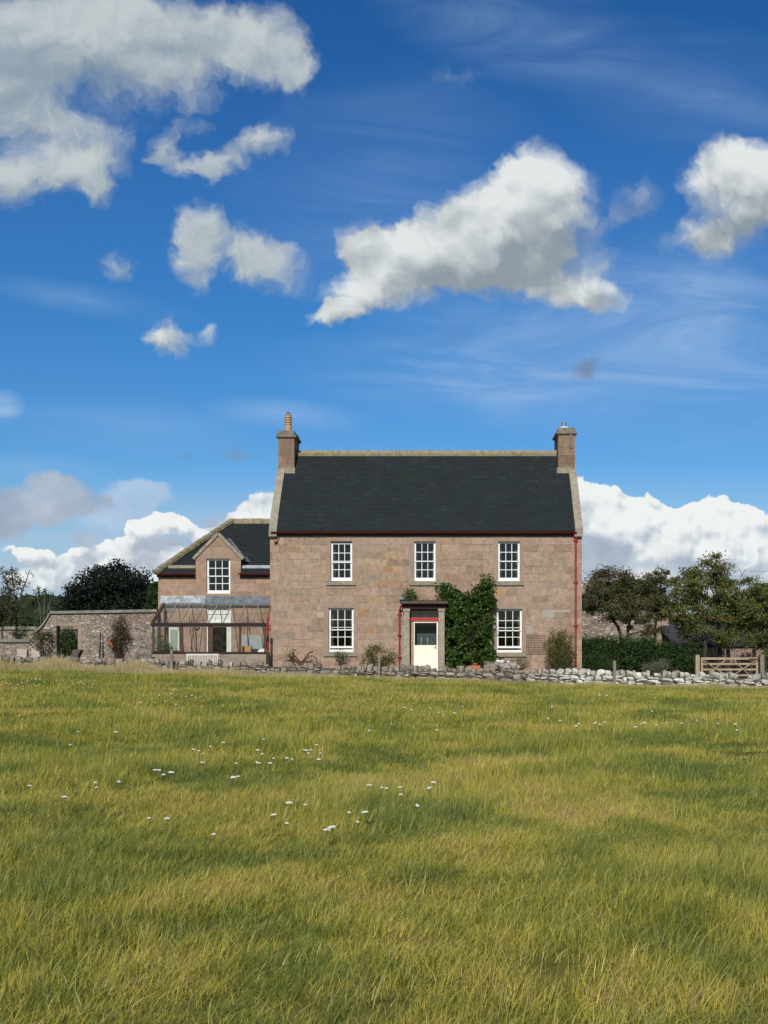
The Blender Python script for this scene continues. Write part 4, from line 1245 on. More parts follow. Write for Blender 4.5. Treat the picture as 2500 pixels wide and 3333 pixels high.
# red pipe at its right end
dpc = downpipe(cons, 873, 2012, 2162, HY - 0.03, 0.045, False, collars=(2036, 2048), m=M_REDP)
s = MB(); yq = HY - 0.10; s.tube([(wx(873, yq), yq, wz(2013, yq)), (wx(873.5, yq), yq, wz(2004, yq)), (wx(878, yq), yq, wz(1985, yq)), (wx(880, yq), yq, wz(1967, yq))], [0.05, 0.03, 0.012, 0.012], 8); s.build('pipe_end', M_REDP, dpc)
s = MB(); s.box(CX0 + 0.25, CX1 - 0.2, CYF + 0.26, WY - 0.003, -0.15, 0.06); s.build('floor_slab', M_SILL, cons)

# things standing in the conservatory
cy1 = WY - 0.5
o = MB(); X0 = wx(550, WY - 0.3); X1 = wx(584, WY - 0.3)
o.box(X0, X1, WY - 0.32, WY - 0.27, 0.3, wz(2040, WY)); 
ob = thing('leaning_panel', 'pale framed door panel standing inside the left bay of the conservatory', 'panel', (X0, WY - 0.3, 0.06))
q = MB(); q.box(X0, X1, WY - 0.32, WY - 0.28, 0.07, wz(2042, WY)); q.build('frame', M_OLDWHITE, ob)
q = MB(); q.box(X0 + 0.06, X1 - 0.06, WY - 0.327, WY - 0.321, 0.6, wz(2042, WY) - 0.08); q.build('inset', flat_mat('pale_green_inset', (0.30, 0.33, 0.28), 0.7, 0.3, 0.1), ob)
def plain(name, mbb, m, label, cat, group=None, smooth=False, kind=None):
    o = mbb.build(name, m, None, smooth)
    # origin at the foot
    vs = [v.co.copy() for v in o.data.vertices]
    mn = Vector((min(v.x for v in vs), min(v.y for v in vs), min(v.z for v in vs))); mx = Vector((max(v.x for v in vs), max(v.y for v in vs), max(v.z for v in vs)))
    c = Vector(((mn.x + mx.x) / 2, (mn.y + mx.y) / 2, mn.z))
    o.data.transform(Matrix.Translation(-c)); o.location = c
    return tag(o, label, cat, group, kind)
q = MB(); q.box(wx(787, WY - 0.4), wx(862, WY - 0.4), WY - 0.42, WY - 0.36, 0.06, wz(2066, WY)); 
plain('grey_board', q, flat_mat('pale_grey_board', (0.33, 0.34, 0.33), 0.8, 0.2, 0.12), 'wide pale grey board standing inside the right bay of the conservatory', 'board')
q = MB(); q.box(wx(786, CYF + 0.6), wx(818, CYF + 0.6), CYF + 0.5, CYF + 0.8, 0.06, wz(2104, CYF + 0.6)); 
plain('orange_crate', q, flat_mat('orange_wood', (0.42, 0.25, 0.09), 0.7, 0.3, 0.2), 'orange brown wooden box inside the right bay of the conservatory', 'box')
q = MB(); x_ = wx(855, CYF + 0.3); z_ = CBASE + 0.02; q.prism([(x_ - 0.17, z_), (x_ + 0.17, z_), (x_ + 0.17, z_ + 0.05), (x_ + 0.14, z_ + 0.10), (x_ + 0.04, z_ + 0.13), (x_ - 0.10, z_ + 0.11), (x_ - 0.16, z_ + 0.06)], 'y', CYF + 0.142, CYF + 0.40)
plain('white_bundle', q, M_WHITE, 'white folded bundle on the conservatory sill at its right end', 'bundle')
for k, (px, lean, h) in enumerate(((634, -0.35, 2.3), (643, 0.12, 2.2), (770, 0.15, 2.1), (812, -0.2, 2.3), (862, -0.15, 2.2), (616, 0.1, 2.25))):
    q = MB(); x_ = wx(px, WY - 0.8)
    q.tube([(x_, WY - 0.9, 0.06), (x_ + lean * 0.6, WY - 0.5, h * 0.6), (x_ + lean, WY - 0.2, h)], 0.014, 6)
    plain('garden_cane', q, M_DKBROWN, 'dark thin cane leaning on the wall inside the conservatory', 'cane', 'canes leaning inside the conservatory')
q = MB(); q.ring((wx(639, WY - 0.12), WY - 0.05, wz(2040, WY)), 0.10, 0.022, 'y', 20, 6)
plain('twig_wreath', q, M_BROWN, 'small brown twig wreath hung on the wall inside the conservatory', 'wreath')
for k, (px, yy, h, lab) in enumerate(((527, 0.5, 0.75, 'green pot plant, leftmost inside the conservatory by its corner'), (548, 0.8, 0.55, 'low green pot plant inside the conservatory beside the pale panel'), (516, 1.3, 1.2, 'tall thin pot plant at the back of the conservatory left end'))):
    t_ = thing('pot_plant', lab, 'pot plant', (wx(px, CYF + yy), CYF + yy, 0.5), 'pot plants in the conservatory')
    x_, y_ = wx(px, CYF + yy), CYF + yy
    zb = CBASE - 0.35
    q = MB(); q.box(x_ - 0.16, x_ + 0.16, y_ - 0.14, y_ + 0.14, 0.06, zb - 0.001); q.build('stand', M_BROWN, t_)
    q = MB(); q.lathe(x_, y_, [(0.08, zb), (0.11, zb + 0.2), (0.12, zb + 0.2), (0.12, zb + 0.24), (0.09, zb + 0.24)], 14); q.build('pot', M_TERRA, t_)
    rg = np.random.default_rng(40 + k)
    c = rg.normal(size=(160, 3)) * np.array([0.10, 0.10, h * 0.25]) + np.array([x_, y_, zb + 0.25 + h * 0.4])
    np_mesh('foliage', leaf_quads(c, 0.09, rg), 4, leaf_mat('pot_leaf', [(0, (0.02, 0.05, 0.012)), (1, (0.06, 0.12, 0.03))]), t_)
# ------------------------------------------------------------------ dry stone field wall
def stone_mat():
    def fn(t):
        p = pos(t); s = t.sep(p); r = island(t)
        grey = t.ramp(r, [(0, (0.16, 0.14, 0.11)), (0.35, (0.25, 0.22, 0.18)), (0.7, (0.33, 0.295, 0.24)), (0.88, (0.25, 0.185, 0.135)), (1, (0.50, 0.46, 0.39))])
        lime = t.ramp(r, [(0, (0.30, 0.28, 0.24)), (0.25, (0.50, 0.48, 0.42)), (0.8, (0.70, 0.68, 0.61)), (1, (0.26, 0.23, 0.19))])
        n1, _ = t.noise(p, 0.6, 4, 0.6)
        k = t.step(t.m('ADD', s[0], t.m('MULTIPLY_ADD', n1, 5.0, -2.5)), 1.8, 5.0)
        k = t.m('MULTIPLY', k, t.m('SUBTRACT', 1.0, t.m('MULTIPLY', t.step(s[0], 8.0, 10.5), 0.35)))
        c = t.mix(k, grey, lime)
        n2, _ = t.noise(p, 9, 5, 0.75); n3, _ = t.noise(p, 40, 3, 0.7)
        c = t.mix(1.0, c, t.ramp(n2, [(0.3, 0.55), (0.6, 1.15)]), 'MULTIPLY')
        c = t.mix(t.step(n3, 0.60, 0.75, 0, 0.5), c, (0.10, 0.095, 0.07))
        return pbsdf(t, c, 0.95, 0.15, bump=t.m('ADD', n2, t.m('MULTIPLY', n3, 0.4)), bstr=0.8, bdist=0.02)
    return mat('field_stone', fn)
def stone_wall(name, xa, xb, label):
    rng = np.random.default_rng(5)
    m = MB(); rr = random.Random(9)
    def yaw(x): return wall_y(x)
    # courses
    x = xa
    rows = 2
    for r in range(rows):
        x = xa + rr.random() * 0.1
        while x < xb:
            wd = rr.uniform(0.15, 0.45) if r else rr.uniform(0.2, 0.55)
            b = float(np.interp(x, WALLX, WALLB)); tp = float(np.interp(x, WALLX, WALLT)) - 0.14
            rh = (tp - b) / rows
            h = rh * rr.uniform(0.8, 1.3)
            zc = b + rh * (r + 0.5) + rr.uniform(-0.02, 0.02)
            parts = 1 if rr.random() < 0.6 else 2
            for q in range(parts):
                hh = h / parts
                m.blob((x + wd / 2, yaw(x) + rr.uniform(0.0, 0.05), zc - h / 2 + hh * (q + 0.5)), (wd / 2 * 1.02, 0.18, hh / 2 * 1.06), rng, rough=0.36)
            x += wd * 0.97
    # upright cope stones
    x = xa
    while x < xb:
        wd = rr.uniform(0.10, 0.34)
        tp = float(np.interp(x, WALLX, WALLT))
        gap = rr.random()
        if gap > 0.08:
            h = rr.uniform(0.12, 0.24)
            m.blob((x + wd / 2, yaw(x) + 0.05 + rr.uniform(-0.03, 0.03), tp - 0.14 + h / 2), (wd / 2 * 1.03, 0.17, h / 2 * 1.15), rng, rough=0.36)
        x += wd * 0.96
    # dark hearting
    n = 60
    o = thing(name, label, 'wall', (-2.0, float(yaw(-2.0)), 0))
    m.build('stonework', stone_mat(), o)
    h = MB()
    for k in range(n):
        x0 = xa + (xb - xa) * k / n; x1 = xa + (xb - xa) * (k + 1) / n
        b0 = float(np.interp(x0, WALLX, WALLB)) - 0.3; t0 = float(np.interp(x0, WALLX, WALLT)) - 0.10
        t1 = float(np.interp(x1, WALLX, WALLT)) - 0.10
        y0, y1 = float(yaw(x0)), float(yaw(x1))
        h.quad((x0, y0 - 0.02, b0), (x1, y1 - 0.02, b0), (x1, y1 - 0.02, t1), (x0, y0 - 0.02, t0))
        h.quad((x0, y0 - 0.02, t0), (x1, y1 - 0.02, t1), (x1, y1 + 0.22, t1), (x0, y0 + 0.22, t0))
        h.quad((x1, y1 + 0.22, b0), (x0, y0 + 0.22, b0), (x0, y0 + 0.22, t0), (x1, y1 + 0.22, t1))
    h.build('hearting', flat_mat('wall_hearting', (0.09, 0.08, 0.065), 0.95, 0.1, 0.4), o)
stone_wall('dry_stone_wall', -22.0, 19.0, 'long low dry stone wall running across the picture between field and house')

# ------------------------------------------------------------------ fence posts behind / before the wall
def post(px, pt, pb, dy, w, label, m=None):
    x = wx(px, 42.0); Y = float(wall_y(x)) + dy
    x = wx(px, Y); zt, zb = wz(pt, Y), wz(pb, Y)
    s = MB(); s.prism([(x - w / 2, zb - 0.3), (x + w / 2, zb - 0.3), (x + w / 2 * 0.92, zt - 0.02), (x + w / 2 * 0.5, zt), (x - w / 2 * 0.6, zt - 0.005), (x - w / 2 * 0.95, zt - 0.03)], 'y', Y - w / 2, Y + w / 2)
    plain('fence_post', s, m or M_POSTWOOD, label, 'fence post')
post(559, 2114, 2195, -0.32, 0.10, 'weathered fence post before the wall, in front of the conservatory')
post(1234, 2132, 2205, -0.32, 0.09, 'short dark fence post before the wall, by the shrub left of the porch')
post(2000, 2150, 2228, -0.32, 0.10, 'pale square fence post before the whitish wall, right of the house')

# ------------------------------------------------------------------ garden walls left
RUB = [(0, (0.21, 0.175, 0.14)), (0.3, (0.34, 0.29, 0.235)), (0.55, (0.28, 0.225, 0.18)), (0.8, (0.38, 0.34, 0.28)), (0.93, (0.34, 0.25, 0.19)), (1, (0.62, 0.59, 0.52))]
M_RUBW = rubble('garden_wall_rubble', RUB, 5.2, 2.1)
M_COPE = stone_plain('lichened_coping', (0.15, 0.15, 0.125), (0.27, 0.265, 0.215), lichen=(0.21, 0.215, 0.16), scale=4.0)
GY = 46.9
gw = thing('garden_wall', 'tall rubble garden wall with swept coping and an open gateway, left of the conservatory', 'wall', (wx(300, GY), GY, 0.1))
ga, gb_, gt = wx(184, GY), wx(254, GY), wz(2037, GY)
def top_line(px):
    if px <= 100: return 2084.0
    if px <= 165:
        u = (px - 100) / 65.0
        return 2058 - 66 * (u ** 1.9)
    return 1992 - (px - 165) * 0.017
mbw = MB()
pxs = [-420, -300, -200, -100, 0, 60, 99.9, 100.1, 108, 116, 124, 132, 140, 148, 156, 165, 184, 254, 330, 420, 512]
cop = MB()
for a, b in zip(pxs[:-1], pxs[1:]):
    if a == 99.9: continue
    xa, xb = wx(a, GY), wx(b, GY)
    za, zb = wz(top_line(a) + 6, GY), wz(top_line(b) + 6, GY)
    if a < 99.9: yy = GY
    lo = gt if a == 184 else -0.6
    mbw.prism([(xa, lo), (xb, lo), (xb, zb), (xa, za)], 'y', GY, GY + 0.45)
    cop.prism([(xa - 0.001, za + 0.001), (xb + 0.001, zb + 0.001), (xb + 0.001, zb + 0.115), (xa - 0.001, za + 0.115)], 'y', GY - 0.09, GY + 0.54)
mbw.build('stonework', M_RUBW, gw)
cop.build('coping', M_COPE, gw)
s = MB(); s.box(gb_ - 0.001, gb_ + 0.14, GY - 0.012, GY + 0.2, 0, gt); s.box(ga - 0.10, gb_ + 0.14, GY - 0.014, GY + 0.2, gt + 0.001, gt + 0.10); s.build('gateway_margin', M_MARGIN, gw)
# further wall beyond the gateway
FY = 58.0
fw_ = thing('far_garden_wall', 'further low rubble wall with flat coping beyond the gateway, far left', 'wall', (wx(100, FY), FY, 0.0))
s = MB(); s.box(wx(-420, FY), wx(300, FY), FY, FY + 0.5, -1.2, wz(2049, FY)); s.build('stonework', rubble('far_wall_rubble', [(0, (0.17, 0.15, 0.12)), (0.5, (0.27, 0.24, 0.19)), (1, (0.36, 0.33, 0.28))], 3.0, 1.8), fw_)
s = MB(); s.box(wx(-420, FY), wx(300, FY), FY - 0.1, FY + 0.6, wz(2049, FY) + 0.001, wz(2039, FY)); s.build('coping', M_COPE, fw_)
# trellises
def trellis(px0, px1, py0, py1, label, diag=True, m=None, step=0.22, w=0.022):
    Y = GY - 0.03
    x0, x1, z1, z0 = wx(px0, Y), wx(px1, Y), wz(py0, Y), wz(py1, Y)
    s = MB()
    if diag:
        k = x0 - (z1 - z0)
        while k < x1:
            a = max(x0, k); b = min(x1, k + (z1 - z0))
            if b > a + 0.02: s.bar((a, Y, z0 + (a - k)), (b, Y, z0 + (b - k)), w, 0.012, up=(0, 1, 0))
            a2 = max(x0, k); b2 = min(x1, k + (z1 - z0))
            if b2 > a2 + 0.02: s.bar((a2, Y - 0.014, z1 - (a2 - k)), (b2, Y - 0.014, z1 - (b2 - k)), w, 0.012, up=(0, 1, 0))
            k += step
    plain('trellis', s, m or M_GREYWOOD, label, 'trellis', 'trellises on the garden wall')
M_TRELL = flat_mat('trellis_wood', (0.45, 0.40, 0.33), 0.9, 0.1, 0.3)
trellis(97, 180, 2062, 2140, 'diamond trellis on the garden wall left of the gateway', m=M_TRELL)
trellis(334, 376, 2040, 2128, 'diamond trellis on the garden wall beside the bare climber', m=M_TRELL)
# pale square slabs against the low wall
for a, b, lab in ((57, 90, 'pale square stone slab on the low garden wall, left one of two'), (103, 134, 'pale square stone slab on the low garden wall, right one of two next to the trellis')):
    Y = GY - 0.05
    s = MB(); j = 0.02
    s.prism([(wx(a, Y), wz(2141, Y)), (wx(b, Y) - j, wz(2143, Y)), (wx(b, Y), wz(2113, Y)), (wx(a, Y) + j, wz(2111, Y))], 'y', Y - 0.08, Y + 0.04)
    plain('stone_slab', s, stone_plain('pale_slab', (0.38, 0.31, 0.26), (0.48, 0.41, 0.35)), lab, 'stone slab', 'square slabs on the low wall')
# leaning dark slab and iron poles
s = MB(); Y = GY - 1.0
s.prism([(wx(231, Y), wz(2150, Y)), (wx(251, Y), wz(2150, Y)), (wx(268, Y), wz(2117, Y)), (wx(244, Y), wz(2113, Y))], 'y', Y - 0.25, Y + 0.2)
plain('leaning_slab', s, flat_mat('dark_slab', (0.10, 0.08, 0.07), 0.9, 0.2, 0.4), 'dark stone slab leaning beside the gateway of the garden wall', 'stone slab')
s = MB(); Y = GY - 0.5
s.tube([(wx(318, Y), Y, 0.0), (wx(321, Y), Y + 0.3, wz(2058, Y))], 0.022, 6); s.tube([(wx(323.5, Y), Y, 0.0), (wx(321.8, Y), Y + 0.28, wz(2062, Y))], 0.018, 6)
plain('iron_poles', s, M_IRON, 'pair of dark iron poles leaning against the garden wall', 'poles')
# grey bench by the conservatory corner
def bench(px0, px1, pyt, Y, zb, label, slats, m, name='garden_bench'):
    x0, x1 = wx(px0, Y), wx(px1, Y); zt = wz(pyt, Y)
    o = thing(name, label, 'bench', ((x0 + x1) / 2, Y, zb))
    zs = zb + 0.42
    for sx in (x0 + 0.04, x1 - 0.04):
        for yy, top in ((Y, zt), (Y + 0.42, zs + 0.22)):
            s = MB(); s.box(sx - 0.03, sx + 0.03, yy - 0.03, yy + 0.03, zb, top); s.build('leg', m, o)
        s = MB(); s.box(sx - 0.035, sx + 0.035, Y + 0.031, Y + 0.47, zs + 0.221, zs + 0.26); s.build('armrest', m, o)
    s = MB()
    for k in range(5): s.box(x0 + 0.02, x1 - 0.02, Y + 0.04 + k * 0.085, Y + 0.11 + k * 0.085, zs - 0.03, zs)
    s.build('seat', m, o)
    s = MB(); s.box(x0, x1, Y - 0.035, Y + 0.0, zt - 0.07, zt + 0.002)
    s.box(x0 + 0.072, x1 - 0.072, Y - 0.02, Y + 0.0, zs + 0.02, zs + 0.06)
    n = slats
    for k in range(n):
        c = x0 + 0.10 + (x1 - x0 - 0.20) * (k + 0.5) / n
        wd = (x1 - x0 - 0.20) / n * 0.48
        s.box(c - wd / 2, c + wd / 2, Y - 0.018, Y - 0.002, zs - 0.16 if slats > 10 else zs + 0.06, zt - 0.07)
    s.build('backrest', m, o)
    return o
bench(607, 712, 2128, 43.55, -0.03, 'pale slatted garden bench seen from behind, in front of the conservatory', 17, M_GREYWOOD)
bench(440, 494, 2128, 44.6, 0.02, 'dark grey bench by the garden wall, left of the conservatory corner', 9, flat_mat('old_grey_wood', (0.15, 0.14, 0.12), 0.9, 0.1, 0.3))

# ------------------------------------------------------------------ rusty farm implement before the house
Y = HY - 1.9
pl = thing('old_plough', 'rusty old plough with spoked wheel and raised handles before the house wall', 'plough', (wx(975, Y), Y, 0))
zw = wz(2152, Y)
s = MB(); s.ring((wx(1014, Y), Y, zw), 0.21, 0.018, 'y', 24, 6)
for k in range(8):
    a = PI * k / 4; s.tube([(wx(1014, Y), Y, zw), (wx(1014, Y) + 0.21 * math.cos(a), Y, zw + 0.21 * math.sin(a))], 0.010, 5)
s.build('wheel', M_RUST, pl)
s = MB()
bx0 = (wx(981, Y), Y, wz(2158, Y))
s.tube([bx0, (wx(995, Y), Y - 0.05, wz(2140, Y)), (wx(1008, Y), Y - 0.08, wz(2124, Y)), (wx(1020, Y), Y - 0.08, wz(2121, Y))], 0.032, 6)
s.tube([(wx(980, Y), Y, wz(2158, Y)), (wx(965, Y), Y + 0.1, wz(2142, Y)), (wx(954, Y), Y + 0.12, wz(2130, Y)), (wx(948, Y), Y + 0.12, wz(2122, Y))], 0.032, 6)
s.build('handle', M_RUST, pl)
s = MB()
s.bar((wx(930, Y), Y + 0.05, wz(2150, Y)), (wx(1016, Y), Y + 0.02, wz(2156, Y)), 0.06, 0.06)
s.bar((wx(950, Y), Y - 0.1, wz(2138, Y)), (wx(975, Y), Y, wz(2162, Y)), 0.04, 0.09)
s.bar((wx(985, Y), Y - 0.1, wz(2168, Y)), (wx(996, Y), Y, wz(2136, Y)), 0.03, 0.05)
s.bar((wx(966, Y), Y - 0.1, wz(2170, Y)), (wx(942, Y), Y, wz(2135, Y)), 0.03, 0.05)
s.prism([(wx(960, Y), wz(2175, Y)), (wx(985, Y), wz(2170, Y)), (wx(978, Y), wz(2150, Y))], 'y', Y - 0.06, Y + 0.02)
s.build('frame', M_RUST, pl)
s = MB(); Yc_ = HY - 1.6; x0, x1, z1 = wx(920, Yc_), wx(951, Yc_), wz(2138, Yc_)
for z in (0.05, 0.20, 0.36, z1): s.box(x0, x1, Yc_ - 0.012, Yc_ + 0.012, z - 0.015, z + 0.015); s.box(x0, x1, Yc_ + 0.35, Yc_ + 0.374, z - 0.015, z + 0.015)
for x in np.linspace(x0, x1, 4): s.box(x - 0.012, x + 0.012, Yc_ - 0.026, Yc_ - 0.013, 0, z1); s.box(x - 0.012, x + 0.012, Yc_ + 0.336, Yc_ + 0.349, 0, z1)
plain('log_crate', s, M_POSTWOOD, 'open grey wooden crate frame beside the rusty plough', 'crate')

# pots and trough right of the porch
def pot(px, pyt, pyb, r, Y, m, label, name='flower_pot'):
    x = wx(px, Y); zt, zb = wz(pyt, Y), wz(pyb, Y)
    s = MB(); s.lathe(x, Y, [(r * 0.68, zb), (r * 0.92, zt - 0.05), (r * 1.06, zt - 0.05), (r * 1.06, zt), (r * 0.9, zt), (r * 0.85, zt - 0.06)], 20)
    return plain(name, s, m, label, 'flower pot', 'pots right of the porch')
Yp = HY - 2.6
s = MB(); s.prism([(wx(1531, Yp), wz(2188, Yp)), (wx(1557, Yp), wz(2188, Yp)), (wx(1564, Yp), wz(2166, Yp)), (wx(1526, Yp), wz(2166, Yp))], 'y', Yp - 0.16, Yp + 0.16)
plain('clay_trough', s, M_TERRA, 'orange terracotta trough on the yard below the climber', 'trough')
pot(1546, 2158, 2190, 0.10, Yp + 0.35, flat_mat('dark_terracotta', (0.20, 0.09, 0.06), 0.8, 0.2, 0.3), 'dark terracotta pot behind the orange trough')
pot(1497, 2168, 2192, 0.13, Yp + 0.1, M_TERRA2, 'pale orange clay pot between the door and the orange trough')
for k, (px, py, r) in enumerate(((1621, 2153, 0.09), (1635, 2152, 0.08), (1654, 2155, 0.06))):
    Ys = HY - 1.9; rg = np.random.default_rng(60 + k)
    s = MB(); s.blob((wx(px, Ys), Ys, wz(py, Ys)), (r * 1.2, r, r * 0.8), rg)
    plain('white_stone', s, flat_mat('white_cobble', (0.60, 0.58, 0.54), 0.9, 0.1, 0.1), ['whitest round stone on the rockery below the right lower window, leftmost of three', 'middle one of three white stones on the rockery below the right lower window', 'smallest white stone of three on the rockery, nearest the grassy plant'][k], 'stone', 'white stones on the rockery')
rg = np.random.default_rng(77)
s = MB()
for k in range(40):
    px = rg.uniform(1585, 1680); Ys = HY - 1.9 + rg.uniform(-0.3, 0.5)
    s.blob((wx(px, Ys), Ys, wz(2176 - rg.uniform(0, 14), Ys)), rg.uniform(0.08, 0.2, 3) * np.array([1.2, 1, 0.7]), rg)
o = plain('rockery', s, stone_mat(), 'heap of grey rockery stones below the right lower window', 'rockery')
# wire trellis on the house wall
s = MB(); Yt = HY - 0.03
for px in np.linspace(1713, 1776, 8): s.box(wx(px, Yt) - 0.004, wx(px, Yt) + 0.004, Yt, Yt + 0.008, wz(2128, Yt), wz(2069, Yt))
for py in np.linspace(2069, 2128, 9): s.box(wx(1713, Yt), wx(1776, Yt), Yt - 0.009, Yt - 0.001, wz(py, Yt) - 0.004, wz(py, Yt) + 0.004)
plain('wire_trellis', s, M_RUST, 'thin wire grid trellis on the house wall right of the lower right window', 'trellis')
s = MB(); Yt = HY - 0.12; a, b, c, d = wx(1581, Yt), wx(1600, Yt), wz(1884, Yt), wz(1868, Yt)
for (p, q) in (((a, c), (b, c + 0.02)), ((a + 0.02, d), (b, d - 0.03)), ((a, c), (a + 0.03, d)), ((b, c), (b - 0.01, d)), ((a, c + 0.1), (b, d - 0.1))): s.bar((p[0], Yt, p[1]), (q[0], Yt, q[1]), 0.018, 0.018, up=(0, 1, 0))
plain('wooden_lattice', s, M_GATEWOOD, 'small loose bit of wooden lattice above the climber', 'lattice')

# ------------------------------------------------------------------ field gate right
gy = 47.4
gate = thing('field_gate', 'pale wooden five bar gate with diagonal braces, right edge beyond the wall', 'gate', (wx(2372, gy), gy, -0.55))
X0, X1 = wx(2281, gy), wx(2467, gy)
zt_, zbm = wz(2140, gy), wz(2196, gy) - 0.12
s = MB(); s.box(X0, X1, gy - 0.03, gy + 0.03, zt_ - 0.09, zt_); s.build('top_rail', M_GATEWOOD, gate)
for pz in (2161, 2179, 2198):
    s = MB(); z = wz(pz, gy); s.box(X0 + 0.08, X1 - 0.08, gy - 0.014, gy + 0.014, z - 0.038, z + 0.038); s.build('rail', M_GATEWOOD, gate)
s = MB(); s.box(X0, X0 + 0.085, gy - 0.035, gy + 0.035, zbm - 0.05, zt_ - 0.091); s.build('stile', M_GATEWOOD, gate); s = MB(); s.box(X1 - 0.085, X1, gy - 0.035, gy + 0.035, zbm - 0.05, zt_ - 0.091); s.build('stile', M_GATEWOOD, gate)
s = MB()
xm = (X0 + X1) / 2
s.bar((X0 + 0.06, gy - 0.035, zt_ - 0.10), (xm, gy - 0.035, zbm), 0.03, 0.075, up=(0, 1, 0)); s.bar((X1 - 0.06, gy - 0.035, zt_ - 0.10), (xm, gy - 0.035, zbm), 0.03, 0.075, up=(0, 1, 0))
s.bar((X0 + 0.2, gy + 0.035, zbm), (xm - 0.2, gy + 0.035, zt_ - 0.12), 0.03, 0.06, up=(0, 1, 0)); s.bar((X1 - 0.25, gy + 0.035, zbm), (xm + 0.2, gy + 0.035, zt_ - 0.12), 0.03, 0.06, up=(0, 1, 0))
s.build('brace', M_GATEWOOD, gate)
for a, b, t0 in ((2263, 2276, 2132), (2473, 2486, 2130)):
    s = MB(); s.box(wx(a, gy), wx(b, gy), gy - 0.09, gy + 0.09, -0.9, wz(t0, gy)); s.build('gate_post', M_GATEWOOD if a < 2300 else M_POSTWOOD, gate)
s = MB(); s.box(wx(2436, gy), wx(2468, gy), gy - 0.06, gy - 0.032, wz(2150, gy), wz(2143, gy)); s.build('latch', M_RUST, gate)

# ------------------------------------------------------------------ outbuildings right
by = 57.0
M_BARN = rubble('barn_rubble', [(0, (0.20, 0.16, 0.13)), (0.4, (0.29, 0.24, 0.195)), (0.8, (0.34, 0.285, 0.235)), (1, (0.45, 0.40, 0.34))], 3.4, 2.2)
barn = thing('stone_barn', 'low rubble barn with dark slate roof behind the trees, right of the farmhouse', 'barn', (wx(2050, by), by, -0.9))
bx0, bx1 = wx(1860, by), wx(2177, by); bez = wz(1979, by)
bry = by + 3.2; brz = wz(1893, bry)
s = MB(); s.box(bx0, bx1, by, by + 6.4, -1.2, bez); s.build('wall', M_BARN, barn)
s = MB(); s.box(bx1 - 0.9, bx1 + 0.012, by - 0.012, by + 0.4, -1.0, bez - 0.002); s.build('corner_stones', M_MARGIN, barn)
M_SLB = slate('barn_slate', math.atan((brz - bez) / 3.35))
slate_slope('roof', bx0 - 0.1, bx1 + 0.06, by - 0.15, bez + 0.02, bry, brz, barn, M_SLB, course=0.25, x0b=wx(1930, bry), x1b=wx(2120, bry))
s = MB(); s.quad((bx0 - .1, by + 6.5, bez), (wx(1930, bry), bry, brz), (wx(2120, bry), bry, brz), (bx1, by + 6.5, bez))
s.quad((bx1 + 0.06, by - 0.15, bez + 0.02), (bx1 + 0.06, by + 6.5, bez), (wx(2120, bry), bry, brz)); s.quad((bx0 - .1, by + 6.5, bez), (bx0 - 0.1, by - 0.15, bez), (wx(1930, bry), bry, brz)); s.build('roof', M_SLB, barn)
s = MB(); s.bar((bx0 - 0.1, by - 0.15, bez + 0.1), (wx(1930, bry), bry, brz + 0.05), 0.35, 0.12); s.bar((wx(1930, bry), bry, brz + 0.05), (wx(2120, bry), bry, brz + 0.05), 0.3, 0.12); s.bar((bx1 + 0.06, by - 0.15, bez + 0.1), (wx(2120, bry), bry, brz + 0.05), 0.3, 0.1); s.build('ridge', stone_plain('pinkish_ridge', (0.24, 0.17, 0.13), (0.33, 0.24, 0.19)), barn)
sy = 54.5
shed = thing('long_shed', 'long low shed with grey slate roof and pinkish wall behind the gate', 'shed', (wx(2400, sy), sy, -0.9))
sx0, sx1 = wx(2182, sy), wx(2900, sy); sez = wz(2102, sy); sry = sy + 3.6; srz = wz(2010, sry)
s = MB(); s.box(sx0 + 0.2, sx1, sy, sy + 7, -1.4, sez); s.build('wall', rubble('shed_rubble', [(0, (0.30, 0.21, 0.17)), (0.5, (0.38, 0.27, 0.22)), (1, (0.44, 0.34, 0.28))], 3.2, 2.0), shed)
M_SLS = slate('shed_slate', math.atan((srz - sez) / 3.7))
def _lighter(t):
    return pbsdf(t, t.mix(t.step(t.noise(pos(t), 3, 5, 0.7)[0], 0.35, 0.65), (0.040, 0.040, 0.044), (0.065, 0.064, 0.068)), 0.8, 0.15)
slate_slope('roof', sx0, sx1, sy - 0.12, sez, sry, srz, shed, mat('shed_grey_slate', _lighter), course=0.25)
s = MB(); s.quad((sx0, sy + 7.1, sez), (sx0, sry, srz), (sx1, sry, srz), (sx1, sy + 7.1, sez)); s.prism([(sy, sez), (sy + 7, sez), (sry, srz - 0.05)], 'x', sx0 + 0.2, sx0 + 0.5); s.build('roof', mat('shed_grey_slate', None), shed)
s = MB(); s.bar((sx0, sry, srz + 0.04), (sx1, sry, srz + 0.04), 0.22, 0.10); s.build('ridge', M_TERRA, shed)
# overhead wire, far right
s = MB(); s.tube([(wx(2300, 70), 70, wz(1852, 70)), (wx(2440, 71), 71, wz(1859, 71)), (wx(2700, 74), 74, wz(1862, 74))], 0.009, 5)
plain('overhead_wire', s, M_IRON, 'thin dark overhead wire in the sky beyond the right hand tree', 'wire')
s = MB(); s.tube([(wx(2700, 74), 74, -1.2), (wx(2700, 74), 74, wz(1855, 74))], [0.16, 0.11], 10)
plain('wire_pole', s, M_POSTWOOD, 'wooden pole carrying the overhead wire', 'pole')
